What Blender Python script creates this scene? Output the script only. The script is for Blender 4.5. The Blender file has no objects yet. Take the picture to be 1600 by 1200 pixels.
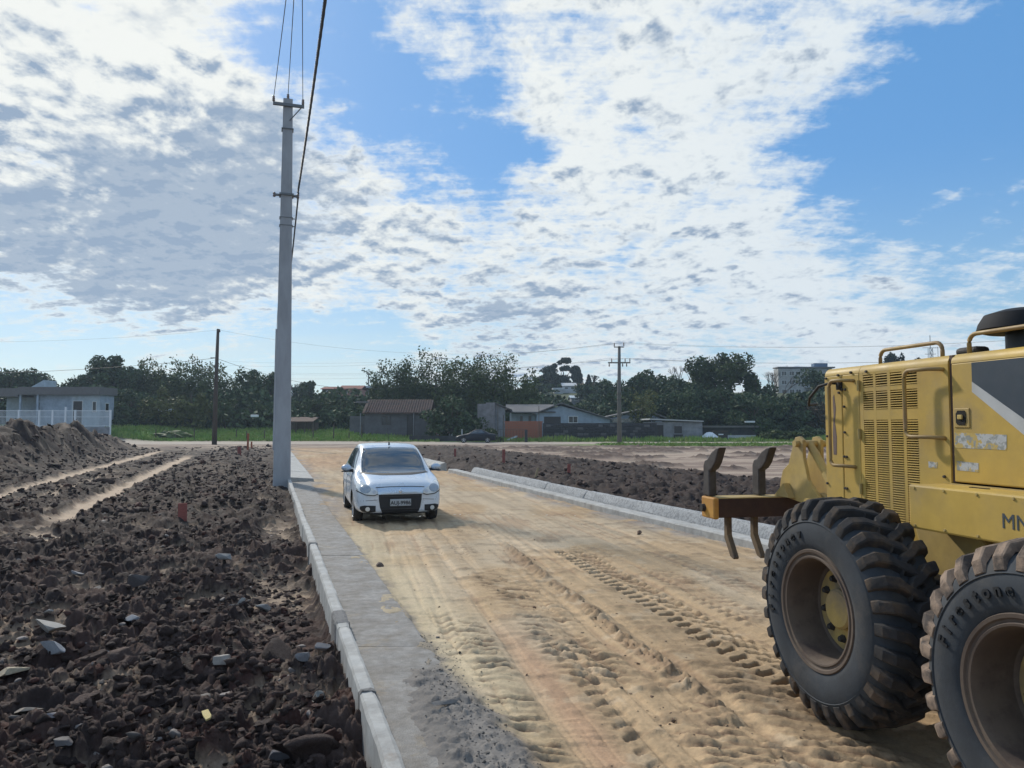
import bpy, bmesh, math, random
import numpy as np
from math import radians, sin, cos, pi, atan2, sqrt
from mathutils import Vector, Matrix
from mathutils.bvhtree import BVHTree
from mathutils.geometry import delaunay_2d_cdt

S = bpy.context.scene
COL = S.collection
random.seed(7)
RNG = np.random.default_rng(7)

# ------------------------------------------------------------------ camera
F, CH, HZ = 1180.0, 1.78, 665.0            # focal length (px of a 1600 wide picture), eye height, horizon row
PITCH = math.atan((HZ - 600) / F)
cam = bpy.data.cameras.new('camera'); cam_o = bpy.data.objects.new('camera', cam); COL.objects.link(cam_o)
cam_o.location = (0, 0, CH); cam_o.rotation_euler = (radians(90) + PITCH, 0, 0)
cam.sensor_width = 36; cam.lens = 36 * F / 1600; cam.clip_start = 0.05; cam.clip_end = 6000
S.camera = cam_o

def ray(x, y):
    cx = (x - 800) / F; cy = (600 - y) / F
    return (cx, cos(PITCH) - cy * sin(PITCH), sin(PITCH) + cy * cos(PITCH))
def at(x, y, Y):
    d = ray(x, y); t = Y / d[1]
    return Vector((t * d[0], Y, CH + t * d[2]))
def gnd(x, y, z=0.0):
    d = ray(x, y); t = (z - CH) / d[2]
    return Vector((t * d[0], t * d[1], z))

# ------------------------------------------------------------------ sky, sun, exposure
SUN_AZ, SUN_EL = -34.0, 35.0               # degrees from +Y (negative = left), elevation
w = bpy.data.worlds.new('World'); S.world = w; w.use_nodes = True
wt = w.node_tree; wt.nodes.clear()
def wn(t, **k):
    n = wt.nodes.new(t)
    for a, b in k.items(): setattr(n, a, b)
    return n
def wl(a, b): wt.links.new(a, b)
def wmath(op, a, b=None, c=None, clamp=False):
    n = wn('ShaderNodeMath', operation=op); n.use_clamp = clamp
    for i, v in enumerate((a, b, c)):
        if v is None: continue
        if hasattr(v, 'is_linked'): wl(v, n.inputs[i])
        else: n.inputs[i].default_value = v
    return n.outputs[0]
def wrange(v, a, b, c=0., d=1., kind='SMOOTHSTEP'):
    n = wn('ShaderNodeMapRange', interpolation_type=kind)
    wl(v, n.inputs['Value'])
    for i, q in zip((1, 2, 3, 4), (a, b, c, d)): n.inputs[i].default_value = q
    return n.outputs[0]
def wmix(fac, a, b):
    n = wn('ShaderNodeMix', data_type='RGBA')
    if hasattr(fac, 'is_linked'): wl(fac, n.inputs[0])
    else: n.inputs[0].default_value = fac
    for i, v in ((6, a), (7, b)):
        if hasattr(v, 'is_linked'): wl(v, n.inputs[i])
        else: n.inputs[i].default_value = (*v, 1)
    return n.outputs[2]
sky = wn('ShaderNodeTexSky', sky_type='NISHITA'); sky.sun_disc = False
sky.sun_elevation = radians(SUN_EL); sky.sun_rotation = radians(SUN_AZ)
sky.air_density = 1.0; sky.dust_density = 0.6; sky.ozone_density = 2.5; sky.altitude = 50
tc = wn('ShaderNodeTexCoord')
nrm = wn('ShaderNodeVectorMath', operation='NORMALIZE'); wl(tc.outputs['Generated'], nrm.inputs[0])
D = nrm.outputs[0]
sep = wn('ShaderNodeSeparateXYZ'); wl(D, sep.inputs[0])
zz = wmath('MAXIMUM', sep.outputs[2], 0.0)
den = wmath('ADD', zz, 0.22)
px_ = wmath('DIVIDE', sep.outputs[0], den); py_ = wmath('DIVIDE', sep.outputs[1], den)
cmb = wn('ShaderNodeCombineXYZ'); wl(px_, cmb.inputs[0]); wl(py_, cmb.inputs[1])
P = cmb.outputs[0]
def wnoise(vec, scale, detail, rough, off=(0, 0, 0), dist=0.0, stretch=(1, 1, 1), rot=0.0):
    m = wn('ShaderNodeMapping'); wl(vec, m.inputs[0]); m.inputs['Location'].default_value = off
    m.inputs['Scale'].default_value = stretch; m.inputs['Rotation'].default_value = (0, 0, rot)
    n = wn('ShaderNodeTexNoise'); wl(m.outputs[0], n.inputs['Vector'])
    n.inputs['Scale'].default_value = scale; n.inputs['Detail'].default_value = detail
    n.inputs['Roughness'].default_value = rough; n.inputs['Distortion'].default_value = dist
    return n.outputs[0]
def blob(x, y, rad_deg, weight):
    """a soft round region of the sky, centred on a direction"""
    d = Vector(ray(x, y)).normalized()
    dt = wn('ShaderNodeVectorMath', operation='DOT_PRODUCT'); wl(D, dt.inputs[0]); dt.inputs[1].default_value = d
    return wmath('MULTIPLY', wrange(dt.outputs['Value'], cos(radians(rad_deg)), 1.0), weight)
def wsum(lst):
    r = lst[0]
    for q in lst[1:]: r = wmath('ADD', r, q)
    return r
# coverage: where the cloud sheet is thick (+) and where it opens to blue (-)
cover = wsum([blob(*b) for b in (
    (60, 60, 22, .30), (150, 300, 19, .26), (430, 400, 15, .22), (760, 430, 13, .16), (1050, 330, 16, .09),
    (960, 90, 13, .13), (880, 200, 8, .08), (1120, 300, 11, .08), (1180, 120, 12, .07), (1380, 60, 7, .12), (250, 440, 12, .16), (1200, 480, 14, .10), (640, 300, 7, .08), (1000, 470, 14, .10),
    (520, 100, 7.5, -.50), (690, 205, 6.5, -.40), (790, 265, 5.0, -.34), (760, 60, 6, .12), (400, 40, 3.5, -.10), (340, 30, 4.0, -.22), (790, 110, 4.0, -.22), (620, 60, 2.6, .25), (625, 160, 2.0, .22),
    (1500, 310, 13, -.52), (1540, 120, 10, -.22), (1340, 240, 7, -.16), (1430, 380, 5, -.12), (1450, 490, 10, .42), (1250, 430, 8, .14), (1560, 210, 5, .22), (1400, 150, 5, .12),
    (60, 545, 6.0, -.55), (250, 555, 6.0, -.6), (420, 560, 6, -.6), (570, 545, 5.5, -.55), (1150, 560, 4.0, -.15))])
n_big = wnoise(P, 2.2, 3, .5, off=(3.1, 1.7, 0))
MID = dict(dist=.12, stretch=(1.0, .80, 1), rot=.55)
n_mid = wnoise(P, 8.2, 8, .60, off=(7.7, 2.2, 0), **MID)
n_off = wnoise(P, 8.2, 4, .55, off=(7.7 - .020, 2.2 + .026, 0), **MID)
n_fine = wnoise(P, 30.0, 5, .62, off=(1.2, 9.4, 0), dist=.3, rot=.9)
def cen(v, k): return wmath('MULTIPLY', wmath('SUBTRACT', v, .5), k)
# streaky wind-combed structure towards the right
n_str = wnoise(P, 6.5, 6, .62, off=(4.2, 3.3, 0), dist=.15, stretch=(.45, 2.2, 1), rot=-.75)
dsum = wmath('ADD', wsum([cen(n_big, .55), cen(n_mid, 1.65), cen(n_fine, .60), cen(n_str, 1.1), cover]), .0)
alpha = wrange(dsum, -.28, .34)
thick = wrange(dsum, .12, .62)
n_low = wnoise(P, .9, 6, .6, off=(5.5, .3, 0), stretch=(.35, 1.3, 1))
sd = Vector((sin(radians(SUN_AZ)) * cos(radians(SUN_EL)), cos(radians(SUN_AZ)) * cos(radians(SUN_EL)), sin(radians(SUN_EL))))
sdot = wn('ShaderNodeVectorMath', operation='DOT_PRODUCT'); wl(D, sdot.inputs[0]); sdot.inputs[1].default_value = sd
glow = wrange(sdot.outputs['Value'], .50, 1.0, 0, 1)
belly = wsum([blob(*b) for b in ((120, 280, 16, .88), (380, 290, 11, .55), (560, 380, 9, .22), (760, 430, 10, .26), (40, 400, 12, .30), (1000, 455, 10, .22), (780, 525, 5, .45), (40, 30, 17, -.55), (300, 130, 8, -.25))])
relief = cen(n_mid, 1.5)
side = cen(wmath('SUBTRACT', n_mid, n_off), 1.0)     # sun-facing edges
side = wmath('MULTIPLY', wmath('SUBTRACT', n_mid, n_off), 2.2)
dark = wmath('MULTIPLY', wrange(wsum([relief, cen(n_fine, .35), belly, side, cen(n_big, .8)]), .12, .86), wrange(dsum, .02, .34))
dark = wmath('ADD', wmath('MULTIPLY', dark, .85), wmath('MULTIPLY', wrange(wsum([cen(n_str, 1.2), cen(n_fine, 1.0), side]), -.05, .5), wmath('MULTIPLY', thick, .32)), clamp=True)
K = 8.4
white = wmix(glow, (.70 * K, .77 * K, .82 * K), (.85 * K, .87 * K, .84 * K))
grey = wmix(glow, (.27 * K, .36 * K, .49 * K), (.29 * K, .38 * K, .51 * K))
ccol = wmix(dark, white, grey)
# warm pale bank near the horizon
hz = wrange(sep.outputs[2], .0, .34, 1, 0)
clear = wmix(hz, (.15 * K, .36 * K, .70 * K), (.40 * K, .60 * K, .72 * K))
skyc = wmix(.68, sky.outputs[0], clear)
hsv = wn('ShaderNodeHueSaturation'); wl(skyc, hsv.inputs['Color']); hsv.inputs['Saturation'].default_value = 1.08; hsv.inputs['Value'].default_value = 1.0
col1 = wmix(alpha, hsv.outputs[0], ccol)
lowm = wmath('MULTIPLY', wrange(n_low, .46, .66), wrange(sep.outputs[2], .015, .17, .70, 0))
col2 = wmix(lowm, col1, (.74 * K, .78 * K, .74 * K))
bg = wn('ShaderNodeBackground'); wl(col2, bg.inputs[0]); bg.inputs[1].default_value = 0.11
out = wn('ShaderNodeOutputWorld'); wl(bg.outputs[0], out.inputs[0])
w.cycles.sampling_method = 'MANUAL'; w.cycles.sample_map_resolution = 512

sun = bpy.data.lights.new('sun', 'SUN'); sun_o = bpy.data.objects.new('sun', sun); COL.objects.link(sun_o)
sun.energy = 3.1; sun.angle = radians(3.0); sun.color = (1, .93, .82)
sun_o.rotation_euler = (-sd).to_track_quat('-Z', 'Y').to_euler()
S.view_settings.view_transform = 'Standard'; S.view_settings.look = 'None'
S.view_settings.gamma = 1; S.view_settings.exposure = 0.22; S.view_settings.use_curve_mapping = False

# ------------------------------------------------------------------ materials
def mat(name, col=(.5, .5, .5), rough=.7, metal=0., spec=.4, col2=None, nscale=6., ndetail=6, nlo=.4, nhi=.62, bump=0., bscale=60., vary=.12,
        col3=None, n3scale=2., n3lo=.55, n3hi=.7, coat=0., attr=None, coord='Object', ntype='noise', stretch=(1, 1, 1), trans=0., bdist=.01):
    m = bpy.data.materials.new(name); m.use_nodes = True; t = m.node_tree; b = t.nodes['Principled BSDF']
    L = t.links.new
    tcn = t.nodes.new('ShaderNodeTexCoord'); mp = t.nodes.new('ShaderNodeMapping'); L(tcn.outputs[coord], mp.inputs[0]); mp.inputs['Scale'].default_value = stretch
    vec = mp.outputs[0]
    def nz(sc, dt=6, ro=.6):
        n = t.nodes.new('ShaderNodeTexNoise'); L(vec, n.inputs['Vector']); n.inputs['Scale'].default_value = sc
        n.inputs['Detail'].default_value = dt; n.inputs['Roughness'].default_value = ro; return n.outputs[0]
    def rg(v, a, b_, c=0., d=1.):
        n = t.nodes.new('ShaderNodeMapRange'); L(v, n.inputs[0])
        for i, q in zip((1, 2, 3, 4), (a, b_, c, d)): n.inputs[i].default_value = q
        return n.outputs[0]
    def mx(f, a, c, mode='MIX'):
        n = t.nodes.new('ShaderNodeMix'); n.data_type = 'RGBA'; n.blend_type = mode
        if hasattr(f, 'is_linked'): L(f, n.inputs[0])
        else: n.inputs[0].default_value = f
        for i, v in ((6, a), (7, c)):
            if hasattr(v, 'is_linked'): L(v, n.inputs[i])
            else: n.inputs[i].default_value = (*v, 1)
        return n.outputs[2]
    if attr:
        an = t.nodes.new('ShaderNodeAttribute'); an.attribute_name = attr; base = an.outputs['Color']
    else:
        base = tuple(col)
    if col2: base = mx(rg(nz(nscale, ndetail), nlo, nhi), base, tuple(col2))
    if col3: base = mx(rg(nz(n3scale, 8, .7), n3lo, n3hi), base, tuple(col3))
    if vary:
        v = rg(nz(nscale * 3.3, 5, .65), .25, .75, 1 - vary, 1 + vary)
        vm = t.nodes.new('ShaderNodeVectorMath'); vm.operation = 'SCALE'
        if hasattr(base, 'is_linked'): L(base, vm.inputs[0])
        else: vm.inputs[0].default_value = base
        L(v, vm.inputs['Scale']); base = vm.outputs[0]
    if hasattr(base, 'is_linked'): L(base, b.inputs['Base Color'])
    else: b.inputs['Base Color'].default_value = (*base, 1)
    b.inputs['Metallic'].default_value = metal
    b.inputs['Specular IOR Level'].default_value = spec
    if rough < .9 and vary: L(rg(nz(nscale * 1.7, 4), .3, .7, max(0.02, rough - .08), min(1, rough + .1)), b.inputs['Roughness'])
    else: b.inputs['Roughness'].default_value = rough
    if coat: b.inputs['Coat Weight'].default_value = coat; b.inputs['Coat Roughness'].default_value = .05
    if trans: b.inputs['Transmission Weight'].default_value = trans
    if bump:
        bn = t.nodes.new('ShaderNodeBump'); bn.inputs['Strength'].default_value = bump; bn.inputs['Distance'].default_value = bdist
        L(nz(bscale, 8, .65), bn.inputs['Height']); L(bn.outputs[0], b.inputs['Normal'])
    return m

# ------------------------------------------------------------------ mesh helpers
def link(o, parent=None):
    COL.objects.link(o)
    if parent is not None: o.parent = parent
    return o
def tag(o, label=None, cat=None, group=None, kind=None):
    if label: o['label'] = label
    if cat: o['category'] = cat
    if group: o['group'] = group
    if kind: o['kind'] = kind
    return o
def thing(name, label, cat, loc=(0, 0, 0), rz=0., group=None):
    o = bpy.data.objects.new(name, None); o.empty_display_size = .2; link(o)
    o.location = loc; o.rotation_euler = (0, 0, rz)
    return tag(o, label, cat, group)
class MB:
    def __init__(s): s.v = []; s.f = []; s.m = []; s.mi = 0
    def add(s, vs, fs):
        n = len(s.v); s.v += [tuple(q) for q in vs]; s.f += [tuple(i + n for i in q) for q in fs]; s.m += [s.mi] * len(fs); return s
    def box(s, c, d, rz=0., M=None, bevel=0.):
        x, y, z = d[0] / 2, d[1] / 2, d[2] / 2
        if bevel:
            b = min(bevel, x * .9, y * .9, z * .9); vs = []
            bm = bmesh.new(); bmesh.ops.create_cube(bm, size=1)
            for v in bm.verts: v.co = Vector((v.co.x * d[0], v.co.y * d[1], v.co.z * d[2]))
            bmesh.ops.bevel(bm, geom=bm.edges[:], offset=b, segments=2, profile=.5, affect='EDGES')
            bm.verts.index_update()
            vs = [v.co.copy() for v in bm.verts]; fs = [[q.index for q in f.verts] for f in bm.faces]; bm.free()
        else:
            vs = [Vector(q) for q in ((-x, -y, -z), (x, -y, -z), (x, y, -z), (-x, y, -z), (-x, -y, z), (x, -y, z), (x, y, z), (-x, y, z))]
            fs = [(0, 3, 2, 1), (4, 5, 6, 7), (0, 1, 5, 4), (1, 2, 6, 5), (2, 3, 7, 6), (3, 0, 4, 7)]
        R = M if M is not None else Matrix.Rotation(rz, 3, 'Z')
        c = Vector(c)
        return s.add([R @ q + c for q in vs], fs)
    def span(s, x0, x1, y0, y1, z0, z1, bevel=0.):
        return s.box(((x0 + x1) / 2, (y0 + y1) / 2, (z0 + z1) / 2), (abs(x1 - x0), abs(y1 - y0), abs(z1 - z0)), bevel=bevel)
    def tube(s, pts, r, n=8, cap=True):
        pts = [Vector(p) for p in pts]; rs = r if isinstance(r, (list, tuple)) else [r] * len(pts)
        rings = []; up = Vector((0, 0, 1))
        for i, p in enumerate(pts):
            t = (pts[min(i + 1, len(pts) - 1)] - pts[max(i - 1, 0)]).normalized()
            a = t.cross(up)
            if a.length < .05: a = t.cross(Vector((0, 1, 0)))
            a.normalize(); b = a.cross(t).normalized()
            if i and (a.dot(pa) < 0): a = -a; b = -b
            pa = a
            rings.append([p + (a * cos(2 * pi * k / n) + b * sin(2 * pi * k / n)) * rs[i] for k in range(n)])
        vs = [q for ring in rings for q in ring]; fs = []
        for i in range(len(pts) - 1):
            for k in range(n):
                k2 = (k + 1) % n; fs.append((i * n + k, i * n + k2, (i + 1) * n + k2, (i + 1) * n + k))
        if cap: fs += [tuple(range(n))[::-1], tuple(range((len(pts) - 1) * n, len(pts) * n))]
        return s.add(vs, fs)
    def lathe(s, prof, axis='y', n=48, c=(0, 0, 0), a0=0.):
        """prof: list of (r, t) with t along the axis"""
        vs = []; c = Vector(c)
        for r, t in prof:
            for k in range(n):
                a = a0 + 2 * pi * k / n
                if axis == 'y': q = Vector((r * cos(a), t, r * sin(a)))
                elif axis == 'z': q = Vector((r * cos(a), r * sin(a), t))
                else: q = Vector((t, r * cos(a), r * sin(a)))
                vs.append(q + c)
        fs = []
        for i in range(len(prof) - 1):
            for k in range(n):
                k2 = (k + 1) % n; fs.append((i * n + k, i * n + k2, (i + 1) * n + k2, (i + 1) * n + k))
        return s.add(vs, fs)
    def prism(s, poly, y0, y1, plane='xz'):
        """extrude a 2d polygon"""
        n = len(poly)
        mk = {'xz': lambda p, t: (p[0], t, p[1]), 'xy': lambda p, t: (p[0], p[1], t), 'yz': lambda p, t: (t, p[0], p[1])}[plane]
        vs = [mk(p, y0) for p in poly] + [mk(p, y1) for p in poly]
        fs = [tuple(range(n))[::-1], tuple(range(n, 2 * n))] + [(i, (i + 1) % n, (i + 1) % n + n, i + n) for i in range(n)]
        return s.add(vs, fs)
    def build(s, name, m, parent=None, smooth=False, bevel=0., label=None, loc=None, autosmooth=False):
        me = bpy.data.meshes.new(name); me.from_pydata(s.v, [], s.f)
        ms = m if isinstance(m, (list, tuple)) else [m]
        for q in ms: me.materials.append(q)
        if len(ms) > 1: me.polygons.foreach_set('material_index', s.m)
        bm = bmesh.new(); bm.from_mesh(me); bmesh.ops.recalc_face_normals(bm, faces=bm.faces); bm.to_mesh(me); bm.free()
        if smooth: me.polygons.foreach_set('use_smooth', [True] * len(me.polygons))
        if smooth and autosmooth: me.set_sharp_from_angle(angle=radians(autosmooth if autosmooth is not True else 35))
        o = bpy.data.objects.new(name, me); link(o, parent)
        if loc is not None: o.location = loc
        if bevel:
            b = o.modifiers.new('bevel', 'BEVEL'); b.width = bevel; b.segments = 2; b.limit_method = 'ANGLE'; b.angle_limit = radians(40)
        if label: o['label'] = label
        return o
def np_mesh(name, V, Fq, m, attrs=None, smooth=False):
    me = bpy.data.meshes.new(name)
    V = np.asarray(V, dtype=np.float32); Fq = np.asarray(Fq, dtype=np.int32); k = Fq.shape[1]
    me.vertices.add(len(V)); me.vertices.foreach_set('co', V.ravel())
    me.loops.add(Fq.size); me.loops.foreach_set('vertex_index', Fq.ravel())
    me.polygons.add(len(Fq)); me.polygons.foreach_set('loop_start', np.arange(len(Fq), dtype=np.int32) * k)
    if smooth: me.polygons.foreach_set('use_smooth', np.ones(len(Fq), dtype=bool))
    for an, arr in (attrs or {}).items():
        at_ = me.attributes.new(an, 'FLOAT_COLOR', 'POINT')
        at_.data.foreach_set('color', np.concatenate([arr, np.ones((len(arr), 1))], 1).astype(np.float32).ravel())
    me.materials.append(m); me.update(calc_edges=True)
    return me
def dup(root, loc=None, rz=None, label=None, scale=None):
    r = root.copy(); COL.objects.link(r)
    if loc is not None: r.location = loc
    if rz is not None: r.rotation_euler = (0, 0, rz)
    if scale is not None: r.scale = scale
    if label: r['label'] = label
    for ch in list(root.children):
        c = ch.copy(); COL.objects.link(c); c.parent = r
        for g in list(ch.children):
            d = g.copy(); COL.objects.link(d); d.parent = c
    return r

# ------------------------------------------------------------------ numpy noise
def _h(ix, iy, seed):
    n = (ix.astype(np.int64) * 374761393 + iy.astype(np.int64) * 668265263 + seed * 974634777) & 0xFFFFFFFF
    n = ((n ^ (n >> 13)) * 1274126177) & 0xFFFFFFFF
    n = ((n ^ (n >> 16)) * 2246822519) & 0xFFFFFFFF
    return ((n ^ (n >> 15)) & 0xFFFFFF) / float(0x1000000)
def vnoise(x, y, seed=0):
    ix = np.floor(x); iy = np.floor(y); fx = x - ix; fy = y - iy
    ux = fx * fx * (3 - 2 * fx); uy = fy * fy * (3 - 2 * fy)
    a = _h(ix, iy, seed); b = _h(ix + 1, iy, seed); c = _h(ix, iy + 1, seed); d = _h(ix + 1, iy + 1, seed)
    return (a + (b - a) * ux) * (1 - uy) + (c + (d - c) * ux) * uy
def fbm(x, y, seed=0, oct=4, gain=.5):
    s = 0; a = 1; t = 0
    for i in range(oct):
        s = s + a * vnoise(x * 2 ** i + 17.3 * i, y * 2 ** i - 9.1 * i, seed + i); t += a; a *= gain
    return s / t
def worley(x, y, seed=0):
    ix = np.floor(x); iy = np.floor(y)
    f1 = np.full(x.shape, 9.); cid = np.zeros(x.shape)
    for dx in (-1, 0, 1):
        for dy in (-1, 0, 1):
            cx = ix + dx; cy = iy + dy
            d = np.hypot(cx + _h(cx, cy, seed) - x, cy + _h(cx, cy, seed + 5) - y)
            m = d < f1; f1 = np.where(m, d, f1); cid = np.where(m, _h(cx, cy, seed + 9), cid)
    return f1, cid
def sstep(x, a, b):
    t = np.clip((x - a) / (b - a), 0, 1); return t * t * (3 - 2 * t)
def bumps(x, y, cell, seed, amp, fill=.75):
    """rounded crumbly lumps"""
    wx = x + .35 * cell * (vnoise(x / cell * 1.7, y / cell * 1.7, seed + 40) - .5) * 2
    wy = y + .35 * cell * (vnoise(x / cell * 1.7, y / cell * 1.7, seed + 41) - .5) * 2
    f, c = worley(wx / cell, wy / cell, seed)
    r = .35 + .4 * c
    return amp * np.sqrt(np.clip(1 - (f / r) ** 2, 0, 1)) * (c > 1 - fill) * (.4 + .8 * c)
def broken(x, y, cell, seed, amp, fill=.8):
    """broken clods: tilted flat-topped pieces with cracks between them"""
    wx = (x + .5 * cell * (vnoise(x / cell * 2.1, y / cell * 2.1, seed + 40) - .5)) / cell; wy = (y + .5 * cell * (vnoise(x / cell * 2.1, y / cell * 2.1, seed + 41) - .5)) / cell
    ix = np.floor(wx); iy = np.floor(wy); f1 = np.full(x.shape, 9.); f2 = np.full(x.shape, 9.); cid = np.zeros(x.shape); tl = np.zeros(x.shape)
    for dx in (-1, 0, 1):
        for dy in (-1, 0, 1):
            cx = ix + dx; cy = iy + dy; ox = cx + _h(cx, cy, seed) - wx; oy = cy + _h(cx, cy, seed + 5) - wy; d = np.hypot(ox, oy); m = d < f1
            f2 = np.where(m, f1, np.minimum(f2, d)); h9 = _h(cx, cy, seed + 9)
            tl = np.where(m, ox * (_h(cx, cy, seed + 11) - .5) + oy * (_h(cx, cy, seed + 12) - .5), tl); cid = np.where(m, h9, cid); f1 = np.where(m, d, f1)
    e = sstep(f2 - f1, .0, .30 + .25 * (1 - cid))
    return amp * e * (cid > 1 - fill) * (.25 + .9 * (cid - 1 + fill) / fill + 1.9 * tl)
# ------------------------------------------------------------------ terrain
KD = .32                                    # the road runs along X + KD*Y = const
def base_h(X, Y):
    """large form of the land"""
    rise = 1.45 * sstep(Y, 80, 100) * (1 - sstep(X, -22, -6)) + 1.1 * sstep(Y, 78, 88) * (1 - sstep(X, -46, -38))
    rise = np.minimum(rise, 1.5)
    hill = 9.0 * sstep(Y, 118, 176) * sstep(X, -75, -20) * (1 - sstep(X, 60, 130) * .6) + 2.5 * sstep(Y, 120, 300)
    return rise + hill - .04 * sstep(Y, 9, 16)
C_SOIL = np.array((.032, .0215, .0195)); C_SOIL2 = np.array((.074, .049, .041)); C_RED = np.array((.060, .028, .022))
C_SUB = np.array((.30, .225, .16)); C_SAND = np.array((.44, .345, .235)); C_ORANGE = np.array((.40, .275, .155)); C_YEL = np.array((.50, .415, .27))
C_PINK = np.array((.42, .27, .17)); C_STREET = np.array((.34, .29, .24)); C_GRASS = np.array((.15, .24, .05)); C_DAMP_SHADE = np.array((.115, .072, .048))
C_GREY = np.array((.27, .25, .235))
def lerp3(a, b, t): return a * (1 - t[:, None]) + b * t[:, None]
def terrain(X, Y, fine=True):
    v = X + KD * Y; R = np.hypot(X, Y)
    H = base_h(X, Y); n1 = fbm(X * .6, Y * .6, 3); n2 = fbm(X * 2.6, Y * 2.6, 13)
    N = len(X); col = np.tile(C_SOIL, (N, 1))
    # ---------------- left and right soil
    left = v < .62; right = v > 7.3
    nearfade = 1 - sstep(R, 26, 55) * .55
    lump = bumps(X, Y, .60, 1, .12, .6) * .7 + broken(X + 5, Y + 2, .27, 2, .085, .8) + broken(X + 1, Y + 2, .14, 6, .048, .85)
    if fine: lump = lump + broken(X, Y + 7, .075, 3, .028, .9) * (1 - sstep(R, 16, 30)) + broken(X + 3, Y, .040, 4, .014, .9) * (1 - sstep(R, 8, 14))
    lump = lump + .07 * fbm(X * 6, Y * 6, 21, 5, .68)
    patch = sstep(fbm(X * 1.3, Y * 1.3, 31, 5, .6), .52, .60) * (1 - sstep(R, 5, 30) * .5)          # pale subsoil showing through
    s1 = v + .014 * Y + .55 * (n2 - .5)
    strip = np.zeros(N)
    for vc, wd, y0, y1 in ((-7.35, .42, 15, 62), (-4.30, .40, 14.5, 52), (-5.9, .22, 19, 33)):
        strip = np.maximum(strip, (1 - sstep(np.abs(s1 - vc + .012 * (Y - 30)), wd * .55, wd)) * sstep(Y, y0, y0 + 2) * (1 - sstep(Y, y1 - 8, y1)) * (1 if vc != -5.9 else .7))
    strip = np.maximum(strip, (1 - sstep(np.hypot((X + 9.2) / 2.2, (Y - 12.9) / .8), .6, 1.0)) * .8 * sstep(n2, .3, .5))
    kerbgap = sstep(v, -.35, -.05) * (1 - sstep(v, .5, .62)) * sstep(fbm(v * .8, Y * .55, 77), .42, .56) * sstep(Y, 4.5, 5.5) * (1 - sstep(Y, 15, 19))
    pale = np.clip(np.maximum(strip, np.maximum(kerbgap, patch * .85)), 0, 1)
    hl = -.20 + .16 * (n1 - .5) + lump * (1 - .78 * np.maximum(strip, kerbgap * .85)) * nearfade - .06 * kerbgap
    # spoil heap on the left
    ridge_h = np.interp(Y, [18, 24, 29, 35, 40, 46, 54, 62, 74], [0, .45, 1.15, 1.75, 1.55, 1.75, 1.15, .75, 0])
    vc = -11.6 - .03 * (Y - 35)
    rr = np.exp(-((v - vc) / np.where(v > vc, 1.55, 2.8)) ** 2)
    hl = hl + rr * (ridge_h > .05) * (broken(X, Y, .75, 61, .20, .8) + broken(X, Y, 1.5, 62, .28) + .16 * fbm(X * 4, Y * 4, 63, 4, .65) - .2) + ridge_h * rr * (.75 + .55 * fbm(X * .5, Y * .5, 51)) + .22 * rr * (ridge_h > .05) * (fbm(X * 1.4, Y * 1.4, 52) - .5)
    hl = hl + .30 * np.exp(-((v + 2.2) / 1.2) ** 2) * sstep(Y, 24, 34) * (1 - sstep(Y, 62, 72)) + .22 * np.exp(-(((v + 1.2) / 1.6) ** 2 + ((Y - 19) / 2.) ** 2))
    dkl = sstep(fbm(X * 3.2, Y * 3.2, 61), .35, .65)
    cl = lerp3(np.tile(C_SOIL, (N, 1)), C_SOIL2, dkl)
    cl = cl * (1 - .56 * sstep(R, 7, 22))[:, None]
    redm = (np.exp(-(((X + 1.3) / 1.5) ** 2 + ((Y - 5.0) / 1.8) ** 2)) + .3) * sstep(fbm(X * 2, Y * 2, 62), .45, .7)
    cl = lerp3(cl, C_RED, np.clip(redm, 0, .8))
    pm = pale * sstep(lump, .15, .07) ; pm = np.maximum(pm, strip * sstep(lump, .16, .07))
    cl = lerp3(cl, C_SUB, np.clip(pm, 0, 1))
    cl = lerp3(cl, C_SUB * 1.45, np.clip(strip * 1.1, 0, 1))
    # right side: dark clod strip, pale graded ground beyond
    darkr = (1 - sstep(v + 1.4 * (n2 - .5) + .9 * (n1 - .5), 14.2, 15.8)) * (1 - sstep(Y, 56, 68) * (v > 9.5))
    hr = -.02 + .16 * sstep(v, 7.6, 8.8) + .10 * (n1 - .5) + lump * (.35 + .6 * sstep(v, 7.5, 8.4)) * darkr + .03 * (1 - darkr) * fbm(X * 1.6, Y * 3.5, 71, 4, .6)
    ridger = (1 - darkr) * sstep(fbm(X * .22, Y * .9, 73), .60, .70)
    hr = hr + ridger * (.05 + lump * .9)
    cr = lerp3(np.tile(C_SOIL2 * .62, (N, 1)), C_SOIL * .7, dkl)
    graded = lerp3(np.tile(np.array((.36, .28, .215)), (N, 1)), np.array((.22, .16, .125)), sstep(fbm(X * .35, Y * 1.6, 74), .4, .62))
    graded = lerp3(graded, C_SOIL2, ridger * .9)
    cr = lerp3(graded, cr, np.ones(N)); cr = cr * darkr[:, None] + graded * (1 - darkr)[:, None]
    # ---------------- the road
    wv = X + .213 * Y                                                                          # grader heading
    hd = .018 * (fbm(X * 1.1, Y * 1.1, 81) - .5) * 2 + .012 * fbm(X * 9, Y * 9, 82, 4, .6) + .010 * fbm(X * 24, Y * 24, 86, 3, .6) + .010 * sstep(fbm(X * 2.2, Y * 11, 87, 4, .6), .55, .66)
    rc = lerp3(np.tile(C_SAND, (N, 1)), C_ORANGE, sstep(fbm(X * .8, Y * .5, 83), .36, .6) * .75)
    yel = (1 - sstep(v - .5 * (n2 - .5), 1.45, 2.15)) * sstep(Y, 3.5, 5) * (1 - sstep(Y, 12, 16))
    rc = lerp3(rc, C_YEL, yel * .6)
    rc = lerp3(rc, C_PINK, np.exp(-((wv - 1.38) / .13) ** 2) * (1 - sstep(Y, 5.5, 7.5)) * .9)
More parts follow.
